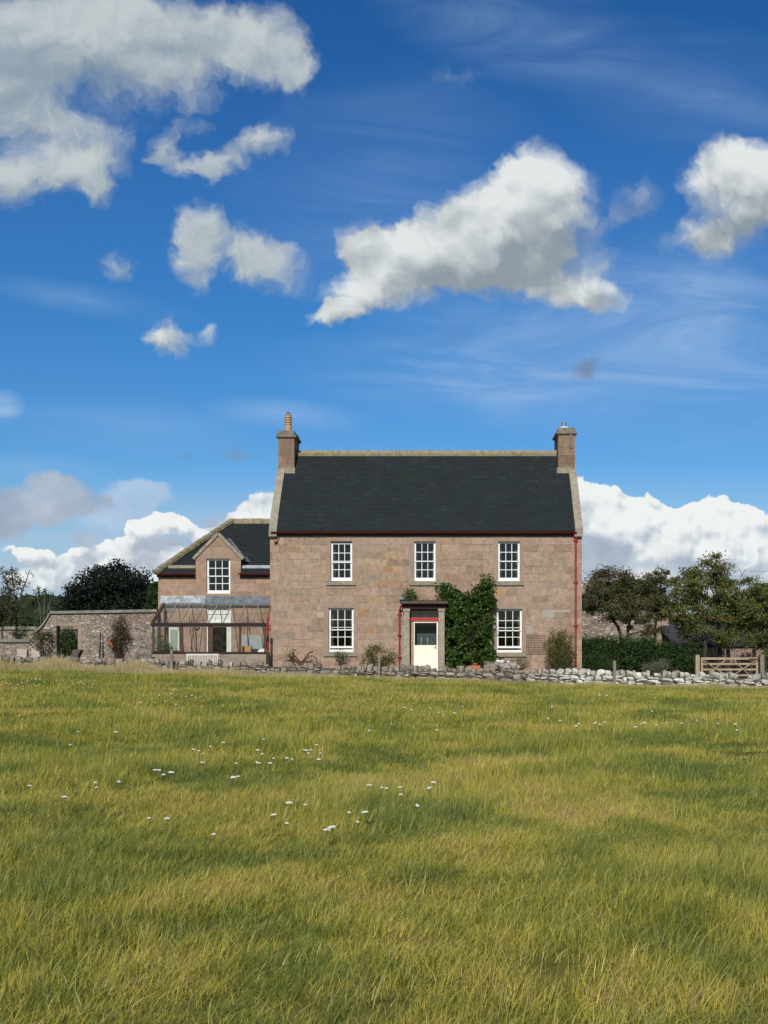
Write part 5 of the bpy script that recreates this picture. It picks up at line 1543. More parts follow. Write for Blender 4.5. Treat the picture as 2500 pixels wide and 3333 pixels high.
# ------------------------------------------------------------------ plants
HAW = leaf_mat('hawthorn_leaf', [(0.0, (0.048, 0.050, 0.025)), (0.35, (0.100, 0.104, 0.044)), (0.6, (0.130, 0.130, 0.052)), (0.8, (0.145, 0.115, 0.050)), (1.0, (0.22, 0.20, 0.08))], zone=0.5)
HAW2 = leaf_mat('ash_leaf', [(0.0, (0.055, 0.068, 0.024)), (0.35, (0.115, 0.130, 0.038)), (0.65, (0.175, 0.190, 0.052)), (0.85, (0.20, 0.18, 0.06)), (1.0, (0.28, 0.27, 0.10))], zone=0.5)
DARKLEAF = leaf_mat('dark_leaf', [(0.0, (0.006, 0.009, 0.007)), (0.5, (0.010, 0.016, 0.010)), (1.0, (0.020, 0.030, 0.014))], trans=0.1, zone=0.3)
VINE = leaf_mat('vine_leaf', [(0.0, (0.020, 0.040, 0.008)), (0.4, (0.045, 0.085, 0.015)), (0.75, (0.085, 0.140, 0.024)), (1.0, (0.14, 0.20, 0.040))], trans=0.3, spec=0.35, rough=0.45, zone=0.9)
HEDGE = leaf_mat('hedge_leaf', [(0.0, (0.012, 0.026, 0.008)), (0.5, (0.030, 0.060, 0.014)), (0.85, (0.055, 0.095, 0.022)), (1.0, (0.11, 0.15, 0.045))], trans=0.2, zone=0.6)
OLIVE = leaf_mat('shrub_leaf', [(0.0, (0.05, 0.055, 0.014)), (0.4, (0.10, 0.11, 0.026)), (0.75, (0.17, 0.155, 0.045)), (1.0, (0.27, 0.24, 0.10))], zone=1.5)
SPARSE = leaf_mat('sparse_leaf', [(0.0, (0.035, 0.040, 0.018)), (0.5, (0.075, 0.080, 0.035)), (1.0, (0.15, 0.145, 0.07))], zone=1.0)
LIGHTG = leaf_mat('light_green_leaf', [(0.0, (0.04, 0.07, 0.015)), (1.0, (0.12, 0.17, 0.04))], zone=1.0)
CONIF = leaf_mat('conifer_leaf', [(0.0, (0.010, 0.028, 0.008)), (1.0, (0.04, 0.085, 0.02))], trans=0.1, zone=0.6)
REDDISH = leaf_mat('autumn_climber_leaf', [(0.0, (0.05, 0.04, 0.02)), (0.6, (0.11, 0.075, 0.035)), (1.0, (0.16, 0.12, 0.06))], zone=2.0)

def pxs(ells, Y):
    """ellipses in picture px (cx, cy, rx, ry, dY, thickness) -> world ellipsoids"""
    out = []
    for e in ells:
        cx, cy, rx, ry, dy, th, wgt = e
        y = Y + dy; x, z = W(cx, cy, y)
        out.append((x, y, z, rx * y / FPX, th, ry * y / FPX, wgt))
    return out

def sample_in(ells, n, rng, hollow=0.0):
    ws = np.array([e[6] * e[3] * e[5] for e in ells]); ws = ws / ws.sum()
    k = rng.choice(len(ells), n, p=ws)
    d = rng.normal(size=(n, 3)); d /= np.linalg.norm(d, axis=1)[:, None]
    r = rng.uniform(hollow, 1, n) ** (1 / 2.2)
    E = np.array([[e[0], e[1], e[2]] for e in ells]); R = np.array([[e[3], e[4], e[5]] for e in ells])
    return E[k] + d * r[:, None] * R[k]

def tree(name, label, base, stems, ells, nclump, nleaf, leaf, lm, bm, seed, group=None, cr=0.28, trad=0.12, cat='tree', hollow=0.25, twig=0.010, bare=(), parent=None):
    rng = np.random.default_rng(seed)
    o = thing(name, label, cat, base, group)
    cl = sample_in(ells, nclump, rng, hollow)
    m = MB()
    nodes = []
    for st in stems:     # list of world points
        pts = [Vector(p) for p in st]
        n = 9; path = []
        for k in range(len(pts) - 1):
            for q in range(n):
                p = pts[k].lerp(pts[k + 1], q / n)
                p += Vector(rng.normal(size=3) * 0.02)
                path.append(p)
        path.append(pts[-1])
        rad = [max(trad * (1 - 0.8 * i / len(path)), 0.02) for i in range(len(path))]
        m.tube(path, rad, 8)
        for i, p in enumerate(path):
            if i > len(path) * 0.3: nodes.append((np.array(p), rad[i], 0))
    order = np.argsort([min(np.linalg.norm(c - n[0]) for n in nodes) for c in cl])
    P = np.array([n[0] for n in nodes]); Rr = np.array([n[1] for n in nodes])
    for i in list(order) :
        c = cl[i]
        d = np.linalg.norm(P - c, axis=1) + 0.6 * np.maximum(0, P[:, 2] - c[2])
        j = int(np.argmin(d))
        a = P[j]; L = np.linalg.norm(c - a)
        if L < 0.05: continue
        mid = (a + c) / 2 + rng.normal(size=3) * L * 0.10 + np.array([0, 0, 0.06 * L])
        r0 = min(Rr[j] * 0.6, 0.012 + 0.035 * L); r0 = max(r0, twig)
        q1 = a * 0.66 + c * 0.34 * 1 + rng.normal(size=3) * L * 0.05
        m.tube([a, (a + mid) / 2 + rng.normal(size=3) * L * 0.03, mid, (mid + c) / 2 + rng.normal(size=3) * L * 0.04, c], [r0, r0 * 0.85, r0 * 0.7, r0 * 0.6, twig], 5, cap=False)
        P = np.vstack([P, mid, c]); Rr = np.append(Rr, [r0 * 0.7, max(twig, r0 * 0.5)])
    for (st, r) in bare:
        m.tube(st, [r * (1 - 0.7 * k / len(st)) for k in range(len(st))], 5)
    m.build('trunk', bm, o, smooth=True)
    per = max(1, nleaf // nclump)
    cs = np.repeat(cl, per, 0)
    crr = np.repeat(rng.uniform(0.5, 1.35, nclump) * cr, per)[:, None]
    g = np.clip(rng.normal(size=cs.shape), -1.7, 1.7) * 0.5
    cs = cs + g * crr * np.array([1.15, 1.15, 0.72])
    np_mesh('crown', leaf_quads(cs, leaf, rng), 4, lm, o)
    return o

def shrub(name, label, ells, n, leaf, lm, seed, base, cat='shrub', group=None, stems=8, hollow=0.3, clump=0.12, stem_m=None, aspect=0.55, face=None, per=28, keep=None):
    rng = np.random.default_rng(seed)
    o = thing(name, label, cat, base, group)
    nc = max(20, n // per)
    c = sample_in(ells, nc, rng, hollow)
    cs = np.repeat(c, n // nc, 0)
    cs = cs + np.clip(rng.normal(size=cs.shape), -1.8, 1.8) * clump * np.repeat(rng.uniform(0.5, 1.2, nc), n // nc)[:, None]
    cs[:, 1] = np.minimum(cs[:, 1], HY - 0.03) if base[1] < HY else cs[:, 1]
    if keep is not None: cs = cs[keep(cs)]
    np_mesh('foliage', leaf_quads(cs, leaf, rng, aspect, face=face), 4, lm, o)
    m = MB()
    for k in range(stems):
        t_ = c[rng.integers(nc)]
        b = Vector(base) + Vector((rng.normal() * 0.08, rng.normal() * 0.05, 0))
        mid = b.lerp(Vector(t_), 0.5) + Vector(rng.normal(size=3) * 0.05)
        m.tube([b, mid, t_], [0.02, 0.014, 0.006], 5, cap=False)
    m.build('stem', stem_m or M_BARK, o)
    return o

# --- right hand trees
Y = 51.0
def P3(px, py, y): x, z = W(px, py, y); return (x, y, z)
e = pxs([(1985, 1910, 85, 60, 0, 1.1, 1), (1935, 1945, 55, 45, -0.3, .9, 1), (2050, 1930, 75, 60, 0.2, 1.1, 1), (2010, 1980, 100, 50, 0, 1.1, .8), (2090, 1990, 70, 50, 0, 1, .5), (2085, 1900, 45, 35, 0, .7, .6), (1960, 1870, 40, 28, 0, .5, .5), (2030, 1880, 55, 30, 0, .7, .6), (2070, 2045, 55, 35, 0, .8, .35)], Y)
tree('hawthorn_tree', 'leaning hawthorn tree with brownish green leaves right against the house corner', P3(2035, 2110, Y),
     [[P3(2038, 2150, Y), P3(2014, 2048, Y), P3(1985, 2000, Y), P3(1965, 1930, Y)], [P3(2040, 2150, Y), P3(2045, 2040, Y + 0.2), P3(2070, 1960, Y)]], e, 150, 18000, 0.10, HAW, M_BARK, 21, trad=0.10, cr=0.30,
     bare=[([P3(1950, 1880, Y), P3(1941, 1850, Y), P3(1946, 1835, Y), P3(1960, 1838, Y), P3(1968, 1850, Y)], 0.02), ([P3(1930, 1900, Y), P3(1910, 1868, Y), P3(1893, 1855, Y)], 0.014)])
e = pxs([(2150, 1900, 48, 42, 0, .7, 1), (2130, 1950, 50, 45, 0, .8, .8), (2165, 1960, 45, 55, 0, .8, .7), (2145, 2030, 48, 45, 0, .7, .5), (2155, 1872, 30, 18, 0, .4, .5)], Y + 0.8)
tree('hawthorn_tree', 'slim loose tree between the leaning hawthorn and the big tree at the right', P3(2132, 2110, Y + 0.8),
     [[P3(2130, 2150, Y + 0.8), P3(2132, 2040, Y + 0.8), P3(2146, 1970, Y + 0.8), P3(2150, 1890, Y + 0.8)]], e, 90, 9500, 0.095, HAW, M_BARK, 22, trad=0.075, cr=0.26)
Y = 49.6
e = pxs([(2330, 1850, 48, 55, 0, .8, 1), (2320, 1920, 90, 60, 0, 1.2, 1), (2240, 1920, 60, 60, 0, 1, .9), (2235, 1985, 60, 50, 0, 1, .8), (2420, 1930, 75, 60, 0, 1.2, .9), (2460, 1910, 45, 30, 0, .8, .7), (2430, 2000, 95, 65, 0, 1.3, 1),
         (2330, 2000, 80, 50, 0, 1.2, .7), (2275, 2050, 55, 45, 0, 1, .45), (2400, 2060, 100, 40, 0, 1.3, .55), (2480, 2010, 60, 110, 0, 1.2, .9), (2260, 1870, 30, 25, 0, .5, .5), (2560, 2020, 90, 110, 0, 1.3, .7), (2345, 2065, 60, 35, 0, 1, .3)], Y)
tree('field_tree', 'big spreading tree with pointed top and several trunks behind the gate', P3(2350, 2160, Y),
     [[P3(2296, 2200, Y), P3(2296, 2080, Y), P3(2275, 2000, Y), P3(2245, 1920, Y)], [P3(2345, 2200, Y + 0.3), P3(2340, 2060, Y + 0.3), P3(2335, 1960, Y), P3(2330, 1830, Y)],
      [P3(2368, 2200, Y), P3(2370, 2080, Y), P3(2400, 1990, Y), P3(2420, 1920, Y)], [P3(2440, 2200, Y), P3(2455, 2120, Y), P3(2485, 2040, Y), P3(2490, 1960, Y)]], e, 330, 46000, 0.105, HAW2, M_BARK, 23, trad=0.11, cr=0.34,
     bare=[([P3(2335, 1830, Y), P3(2325, 1805, Y), P3(2316, 1792, Y)], 0.02), ([P3(2335, 1820, Y), P3(2338, 1800, Y), P3(2336, 1790, Y)], 0.015), ([P3(2410, 1880, Y), P3(2425, 1855, Y), P3(2440, 1848, Y)], 0.014), ([P3(2420, 1880, Y), P3(2405, 1850, Y), P3(2395, 1840, Y)], 0.012)])
# --- left far trees
Y = 95.0
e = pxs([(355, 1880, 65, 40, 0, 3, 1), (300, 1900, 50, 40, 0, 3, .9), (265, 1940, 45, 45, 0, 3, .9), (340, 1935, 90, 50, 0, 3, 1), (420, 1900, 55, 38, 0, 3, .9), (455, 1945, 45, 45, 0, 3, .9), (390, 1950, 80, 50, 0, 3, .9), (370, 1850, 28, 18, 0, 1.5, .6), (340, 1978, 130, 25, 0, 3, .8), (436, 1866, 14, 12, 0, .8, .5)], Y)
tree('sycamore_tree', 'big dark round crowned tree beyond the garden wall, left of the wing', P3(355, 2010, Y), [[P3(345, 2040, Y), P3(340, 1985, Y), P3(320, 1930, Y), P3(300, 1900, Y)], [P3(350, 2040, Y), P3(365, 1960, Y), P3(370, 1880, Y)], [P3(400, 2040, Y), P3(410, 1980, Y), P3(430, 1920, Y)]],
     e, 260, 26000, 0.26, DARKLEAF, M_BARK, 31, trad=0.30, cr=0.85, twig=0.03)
Y = 75.0
e = pxs([(505, 1945, 14, 55, 0, .5, 1), (498, 1975, 18, 35, 0, .6, 1), (512, 1920, 8, 30, 0, .3, .7), (486, 1990, 14, 20, 0, .5, .8)], Y)
tree('conifer_tree', 'mid green narrow conifer peeping out left of the wing', P3(505, 2060, Y), [[P3(505, 2080, Y), P3(507, 1900, Y)]], e, 90, 6000, 0.16, CONIF, M_BARK, 32, trad=0.12, cr=0.30)
# small half bare tree at the left edge with ivy foot
Y = 50.0
e = pxs([(38, 1890, 24, 45, 0, .5, 1), (20, 1915, 22, 30, 0, .5, .6), (62, 1905, 20, 30, 0, .5, .6), (5, 1860, 10, 14, 0, .2, .4), (85, 1865, 14, 16, 0, .2, .25), (40, 1940, 45, 30, 0, .6, .35)], Y)
tree('half_bare_tree', 'thin grey half bare little tree at the left edge', P3(50, 2090, Y), [[P3(56, 2120, Y), P3(50, 2010, Y), P3(48, 1940, Y), P3(38, 1845, Y)], [P3(50, 2000, Y), P3(70, 1930, Y), P3(98, 1856, Y)], [P3(50, 1960, Y), P3(25, 1910, Y), P3(2, 1850, Y)]],
     e, 70, 1500, 0.085, SPARSE, M_GREYBARK, 33, trad=0.06, cr=0.22, twig=0.009,
     bare=[([P3(56, 1990, Y), P3(80, 1965, Y), P3(104, 1966, Y)], 0.012), ([P3(45, 1945, Y), P3(75, 1925, Y), P3(88, 1921, Y)], 0.014), ([P3(40, 1850, Y), P3(38, 1835, Y), P3(41, 1828, Y)], 0.01)])
e = pxs([(10, 1980, 38, 45, 0, .7, 1), (52, 1990, 32, 35, 0, .6, .7), (65, 2045, 22, 38, 0, .5, 1), (0, 2030, 22, 30, 0, .5, .4), (-50, 1990, 50, 60, 0, .8, .9), (45, 2015, 30, 30, 0, .5, .5)], Y - 0.6)
tree('apple_tree', 'low leafy tree at the left edge in front of the half bare one', P3(62, 2110, Y - 0.6), [[P3(64, 2120, Y - 0.6), P3(62, 2050, Y - 0.6), P3(50, 1995, Y - 0.6)], [P3(8, 2120, Y - 0.6), P3(10, 2030, Y - 0.6), P3(5, 1970, Y - 0.6)]], e, 80, 5200, 0.085, SPARSE, M_BARK, 34, trad=0.05, cr=0.22)
Y = 55.0
e = pxs([(125, 1925, 14, 12, 0, .2, 1), (147, 1925, 6, 12, 0, .15, .8), (168, 1928, 7, 6, 0, .1, .8), (128, 1945, 14, 10, 0, .2, .8), (180, 1945, 4, 4, 0, .1, .5)], Y)
tree('wispy_sapling', 'wispy sapling whose bare twigs stick up over the wooded hill, left', P3(135, 2100, Y), [[P3(135, 2110, Y), P3(132, 2000, Y), P3(124, 1950, Y), P3(127, 1920, Y), P3(121, 1905, Y)], [P3(140, 2060, Y), P3(145, 1960, Y), P3(148, 1918, Y)], [P3(140, 2060, Y), P3(160, 1970, Y), P3(168, 1926, Y)]], e, 20, 380, 0.08, SPARSE, M_GREYBARK, 35, trad=0.018, cr=0.12, twig=0.006)
# bushes behind the gateway
Y = 52.5
shrub('green_bush', 'dark green bush seen through the gateway of the garden wall', pxs([(225, 2085, 45, 35, 0, .6, 1), (235, 2110, 45, 30, 0, .6, 1), (150, 2075, 30, 25, 0, .5, .6)], Y), 5200, 0.085, HEDGE, 41, P3(222, 2150, Y))
shrub('dark_bush', 'dark clipped bush against the far wall beside the swept coping', pxs([(142, 2025, 16, 22, 0, .4, 1)], 57.0), 900, 0.11, HEDGE, 42, P3(142, 2070, 57.0))

# --- hedge
hy = 49.0
e = []
for px in range(1885, 2275, 22):
    tp = 2080 if px < 2080 else (2082 + (px - 2080) * 0.02 if px < 2140 else 2098)
    e.append((px, (tp + 2200) / 2, 30, (2205 - tp) / 2, 0.2 * math.sin(px), 0.55, 1))
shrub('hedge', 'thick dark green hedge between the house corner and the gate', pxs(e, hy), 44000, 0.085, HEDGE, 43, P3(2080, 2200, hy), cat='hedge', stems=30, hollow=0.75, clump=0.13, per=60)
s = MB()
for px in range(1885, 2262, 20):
    x = wx(px, hy); s.blob((x, hy + 0.1, 0.25), (0.28, 0.40, 0.85), np.random.default_rng(px))  # near-black lumps filling the hedge behind its leaves
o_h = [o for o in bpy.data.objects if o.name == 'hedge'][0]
s.build('inner_fill', flat_mat('hedge_core', (0.010, 0.016, 0.007), 0.95, 0.05, 0.3), o_h)
hy2 = 47.6
shrub('rounded_shrub', 'mid green rounded shrub in front of the hedge by the house corner', pxs([(1935, 2160, 38, 38, 0, .6, 1), (1970, 2172, 40, 28, 0, .6, 1)], hy2), 6000, 0.06, HEDGE, 44, P3(1950, 2205, hy2))
shrub('silver_shrub', 'low silvery green shrub on the grass before the hedge', pxs([(2130, 2178, 38, 14, 0, .5, 1), (2155, 2165, 14, 16, 0, .4, .8)], 45.5), 3000, 0.055, leaf_mat('silver_leaf', [(0, (0.08, 0.09, 0.05)), (0.7, (0.20, 0.20, 0.13)), (1, (0.30, 0.27, 0.18))]), 45, P3(2130, 2195, 45.5))
shrub('corner_bush', 'dark bush at the right edge beside the gate post', pxs([(2510, 2150, 35, 50, 0, .6, 1), (2560, 2140, 60, 60, 0, .8, 1)], 47.8), 5000, 0.075, HEDGE, 46, P3(2510, 2205, 47.8))
for k, (px, py, lab) in enumerate(((2150, 2196, 'dead brown weed tuft growing on the whitish wall'), (2200, 2190, 'dry weed sprouting behind the wall left of the gate'))):
    Yw = float(wall_y(wx(px, 40))) + 0.1
    shrub('dry_weed', lab, pxs([(px, py + 4, 16, 12, 0, .15, 1)], Yw), 350, 0.05, REDDISH, 50 + k, P3(px, py + 14, Yw), cat='weed')

# --- climber right of the door
vy = HY - 0.30
ve = [(1486, 1936, 26, 24, 0, .28, 1), (1515, 1965, 50, 30, -.1, .30, 1), (1490, 2000, 50, 50, -.1, .34, 1), (1550, 1980, 45, 45, -.1, .34, 1), (1578, 1930, 34, 40, 0, .28, 1), (1582, 1896, 20, 16, 0, .22, .9), (1585, 1955, 22, 45, 0, .25, .8),
      (1485, 2070, 42, 60, -.15, .36, 1), (1540, 2050, 60, 60, -.1, .40, 1), (1575, 2040, 28, 60, -.1, .34, 1), (1500, 2130, 50, 35, -.15, .36, 1), (1550, 2120, 50, 40, -.15, .38, 1), (1585, 2110, 22, 45, -.1, .28, .9),
      (1425, 1925, 16, 9, 0, .18, .6), (1450, 1928, 18, 14, 0, .22, .8), (1605, 2145, 20, 14, 0, .22, .7), (1470, 2155, 25, 20, -.1, .25, .6), (1630, 2150, 14, 10, 0, .15, .5), (1412, 1915, 10, 10, 0, .15, .7)]
def vine_keep(c):
    # the climber keeps clear of the lower window and the door pillar, and has hollows where the dark core shows as deep shade
    px = VX + c[:, 0] * FPX / HY; py = VY - (c[:, 2] - EYE) * FPX / HY
    k = ~((px > 1608 + 8 * np.sin(py * 0.11)) & (py < 2125)) & ~((px < 1449) & (py > 1962))
    rg_ = np.random.default_rng(3)
    for (cx, cy, rx, ry) in ((1533, 2035, 20, 46), (1497, 2000, 13, 17), (1562, 2095, 17, 22), (1478, 2105, 14, 22), (1575, 1985, 9, 20), (1520, 2110, 16, 18), (1468, 2030, 10, 18), (1545, 1960, 12, 10)):
        d = ((px - cx) / rx) ** 2 + ((py - cy) / ry) ** 2
        k &= ~((d < 1.0) & (rg_.uniform(size=len(px)) < 0.85))
    return k
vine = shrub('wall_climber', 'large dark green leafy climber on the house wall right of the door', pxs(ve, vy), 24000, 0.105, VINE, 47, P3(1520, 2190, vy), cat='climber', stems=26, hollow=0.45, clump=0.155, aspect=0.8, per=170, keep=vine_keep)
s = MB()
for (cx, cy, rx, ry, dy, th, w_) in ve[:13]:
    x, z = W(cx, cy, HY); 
    s.blob((x, HY - 0.07, z), (rx / 80 * 0.8, 0.05, ry / 80 * 0.8), np.random.default_rng(cx))  # near-black lumps stand in for the shade deep behind the leaves
s.build('shade_core', flat_mat('vine_core', (0.012, 0.016, 0.008), 0.95, 0.05, 0.3), vine)
vt = shrub('canopy_sprig', 'loose green climber sprigs lying on the porch roof', pxs([(1340, 1940, 18, 10, 0, .12, 1), (1325, 1935, 8, 12, 0, .1, .6), (1356, 1948, 12, 7, 0, .1, .6)], PY + 0.25), 700, 0.075, VINE, 48, P3(1345, 1957, PY + 0.25), cat='climber', stems=8)
s = MB(); rg = np.random.default_rng(8)
for k in range(14):
    a = rg.uniform(1345, 1420); 
    p = [P3(a, 1955, PY + 0.2)]
    for q in range(4): p.append((p[-1][0] + rg.uniform(-0.02, 0.12), p[-1][1] + rg.uniform(-.03, .03), p[-1][2] + rg.uniform(-0.03, 0.07)))
    s.tube(p, [0.012, 0.010, 0.008, 0.007, 0.005], 5, cap=False)
s.build('bare_twigs', flat_mat('bare_twig', (0.10, 0.075, 0.055), 0.9, 0.1, 0.3), vt)

# --- small shrubs at the wall foot
y1 = HY - 1.3
shrub('olive_shrub', 'loose olive green shrub against the house wall left of the door', pxs([(1228, 2128, 38, 26, 0, .4, 1), (1205, 2145, 38, 24, 0, .4, .9), (1270, 2140, 24, 20, 0, .3, .8), (1250, 2155, 40, 18, 0, .4, .8), (1220, 2105, 16, 12, 0, .2, .5)], y1), 2900, 0.065, OLIVE, 61, P3(1228, 2190, y1), stems=16)
shrub('upright_shrub', 'dense boxy olive green shrub before the right end of the house', pxs([(1815, 2075, 30, 28, 0, .45, 1), (1840, 2085, 26, 34, 0, .45, 1), (1800, 2110, 26, 40, 0, .45, 1), (1840, 2125, 28, 40, 0, .45, 1), (1820, 2140, 40, 32, 0, .45, .9)], y1 + 0.3), 7500, 0.055, OLIVE, 62, P3(1822, 2190, y1 + 0.3), stems=14, hollow=0.5)
shrub('low_fern', 'small green fern tuft under the lower left window', pxs([(1110, 2133, 20, 12, 0, .2, 1)], y1 + 0.9), 420, 0.075, LIGHTG, 63, P3(1110, 2165, y1 + 0.9), cat='fern', aspect=0.25)
shrub('grassy_plant', 'arching grassy plant on the rockery below the right lower window', pxs([(1690, 2158, 28, 14, 0, .25, 1), (1712, 2170, 16, 10, 0, .2, .8), (1670, 2160, 12, 8, 0, .15, .5)], y1), 700, 0.11, SPARSE, 64, P3(1690, 2180, y1), cat='plant', aspect=0.12)
for k, (px, py, lab) in enumerate(((1460, 2172, 'small yellow green seedling beside the door pillar foot'), (1590, 2160, 'pale green weed at the left of the rockery'), (950, 2128, 'tiny green weed poking up over the crate by the plough'))):
    shrub('garden_weed', lab, pxs([(px, py, 12, 10, 0, .15, 1)], y1 - 0.6), 200, 0.06, LIGHTG, 65 + k, P3(px, py + 22, y1 - 0.6), cat='weed')
# climber on the garden wall (sparse) and rose beside the gateway
shrub('bare_climber', 'sparse brownish climber on the garden wall right of the trellis', pxs([(388, 2030, 24, 22, 0, .15, .8), (395, 2075, 28, 35, 0, .18, 1), (385, 2110, 16, 30, 0, .15, .8), (370, 2095, 14, 30, 0, .12, .5)], GY - 0.18), 2600, 0.06, REDDISH, 70, P3(388, 2155, GY - 0.2), cat='climber', stems=34)
shrub('rambling_rose', 'dark rambling rose on the trellis left of the gateway', pxs([(150, 2070, 25, 18, 0, .12, 1), (125, 2085, 20, 25, 0, .12, .7), (168, 2095, 12, 25, 0, .12, .6)], GY - 0.15), 900, 0.075, HAW, 71, P3(150, 2150, GY - 0.2), cat='climber', stems=16)
s = MB(); rg = np.random.default_rng(12)
for (a, b) in ((357, 2084), (361, 2097), (366, 2104), (359, 2090)): s.blob((*[wx(a, GY - 0.2)], GY - 0.2, wz(b, GY - 0.2)), (0.05, 0.03, 0.06), rg)
plain('orange_blooms', s, flat_mat('orange_petal', (0.60, 0.14, 0.07), 0.7, 0.2, 0.1), 'small cluster of orange blooms on the trellis by the bare climber', 'flowers')

# --- wooded hill
def forest():
    rng = np.random.default_rng(2)
    m = MB(); V = []
    n = 2300
    Yf = 210 + 430 * rng.uniform(0, 1, n) ** 0.8
    u = rng.uniform(-0.50, -0.16, n)
    Xf = u * Yf
    keep = ~((Yf < 300) & (u > -0.36) & (rng.uniform(size=n) < 0.9))
    Yf, Xf = Yf[keep], Xf[keep]
    g = terrain(Xf, Yf)
    for x, y, z in zip(Xf, Yf, g):
        h = rng.uniform(3.2, 6.5) * (1.0 if y > 320 else 0.8); r = rng.uniform(1.4, 2.6)
        if rng.uniform() < 0.6:
            k = 7; b = len(m.v)
            for lv in range(3):
                zz = z + h * (0.15 + 0.28 * lv); rr = r * (1.0 - 0.30 * lv)
                for q in range(k):
                    a = 2 * PI * q / k + lv
                    rq = rr * rng.uniform(0.75, 1.15)
                    m.v.append((x + rq * math.cos(a), y + rq * math.sin(a), zz))
            m.v.append((x, y, z + h * 1.12))
            for lv in range(2):
                for q in range(k):
                    m.f.append((b + lv * k + q, b + lv * k + (q + 1) % k, b + (lv + 1) * k + (q + 1) % k, b + (lv + 1) * k + q))
            for q in range(k): m.f.append((b + 2 * k + q, b + 2 * k + (q + 1) % k, b + 3 * k))
        else:
            m.blob((x, y, z + h * 0.5), (r, r, h * 0.5), rng, rough=0.4)
    def fn(t):
        p = pos(t)
        n1, _ = t.noise(p, 0.03, 4, 0.6); n2, _ = t.noise(p, 1.2, 4, 0.7)
        c = t.mix(t.step(n1, 0.35, 0.65), (0.024, 0.040, 0.020), (0.045, 0.062, 0.028))
        c = t.mix(1.0, c, t.ramp(n2, [(0.3, 0.6), (0.7, 1.4)]), 'MULTIPLY')
        c = t.mix(1.0, c, t.ramp(island(t), [(0, 0.6), (1, 1.4)]), 'MULTIPLY')
        return pbsdf(t, c, 0.95, 0.05, bump=n2, bstr=0.9, bdist=0.8)
    o = m.build('wooded_hill', mat('forest', fn))
    tag(o, 'dark wooded hillside far off at the left', 'forest', kind='stuff')
forest()
# ------------------------------------------------------------------ field grass (stuff): tufts spread over the turf
def grass_mat(name, stops, dryshift=0.0):
    def fn(t):
        p = pos(t); s = t.sep(p)
        flat = t.xyz(s[0], s[1], 0.0)
        r = island(t)
        n0, _ = t.noise(flat, 0.13, 3, 0.55)
        n1, _ = t.noise(flat, 0.55, 4, 0.6, 0.6)
        n2, _ = t.noise(flat, 2.6, 3, 0.6)
        f = t.m('MULTIPLY_ADD', n1, 2.5, -0.82 + dryshift)
        f = t.m('MULTIPLY_ADD', t.m('SUBTRACT', n0, 0.5), 1.3, f)
        f = t.m('MULTIPLY_ADD', t.m('SUBTRACT', n2, 0.5), 0.95, f)
        n3, _ = t.noise(flat, 8.0, 2, 0.6)
        f = t.m('MULTIPLY_ADD', t.m('SUBTRACT', n3, 0.5), 0.75, f)
        f = t.m('MULTIPLY_ADD', t.m('SUBTRACT', r, 0.5), 0.75, f, clamp=True)
        c = t.ramp(f, stops)
        at = t.node('ShaderNodeAttribute'); at.attribute_name = 'tip'
        tip = at.outputs['Fac']
        c = t.mix(t.m('MULTIPLY', t.step(tip, 0.45, 1.0), 0.35), c, (0.50, 0.46, 0.16))
        # single bleached stalks
        st = t.step(t.m('FRACT', t.m('MULTIPLY', r, 17.0)), 0.93, 0.96)
        c = t.mix(t.m('MULTIPLY', st, 0.7), c, (0.62, 0.57, 0.28))
        c = t.mix(1.0, c, t.ramp(t.m('FRACT', t.m('MULTIPLY', r, 7.3)), [(0.0, (0.71, 0.75, 0.66)), (0.6, (1.02, 1.02, 0.92)), (1.0, (1.55, 1.50, 1.38))]), 'MULTIPLY')
        b = t.node('ShaderNodeBsdfPrincipled'); t.put(b.inputs['Base Color'], c)
        b.inputs['Roughness'].default_value = 0.55; b.inputs['Specular IOR Level'].default_value = 0.12
        tl = t.node('ShaderNodeBsdfTranslucent'); t.put(tl.inputs[0], t.mix(1.0, c, (1.1, 1.2, 0.6), 'MULTIPLY'))
        mx = t.node('ShaderNodeMixShader'); mx.inputs[0].default_value = 0.25
        t.t.links.new(b.outputs[0], mx.inputs[1]); t.t.links.new(tl.outputs[0], mx.inputs[2])
        return mx.outputs[0]
    return mat(name, fn)
GRASS = grass_mat('field_grass', [(0.0, (0.100, 0.150, 0.034)), (0.18, (0.165, 0.205, 0.038)), (0.38, (0.255, 0.262, 0.042)), (0.56, (0.375, 0.340, 0.055)), (0.74, (0.540, 0.450, 0.095)), (0.90, (0.58, 0.42, 0.16)), (1.0, (0.40, 0.27, 0.15))])
DRYG = grass_mat('dry_verge_grass', [(0.0, (0.32, 0.26, 0.13)), (0.3, (0.46, 0.36, 0.22)), (0.7, (0.56, 0.45, 0.32)), (1.0, (0.60, 0.50, 0.38))], 0.25)

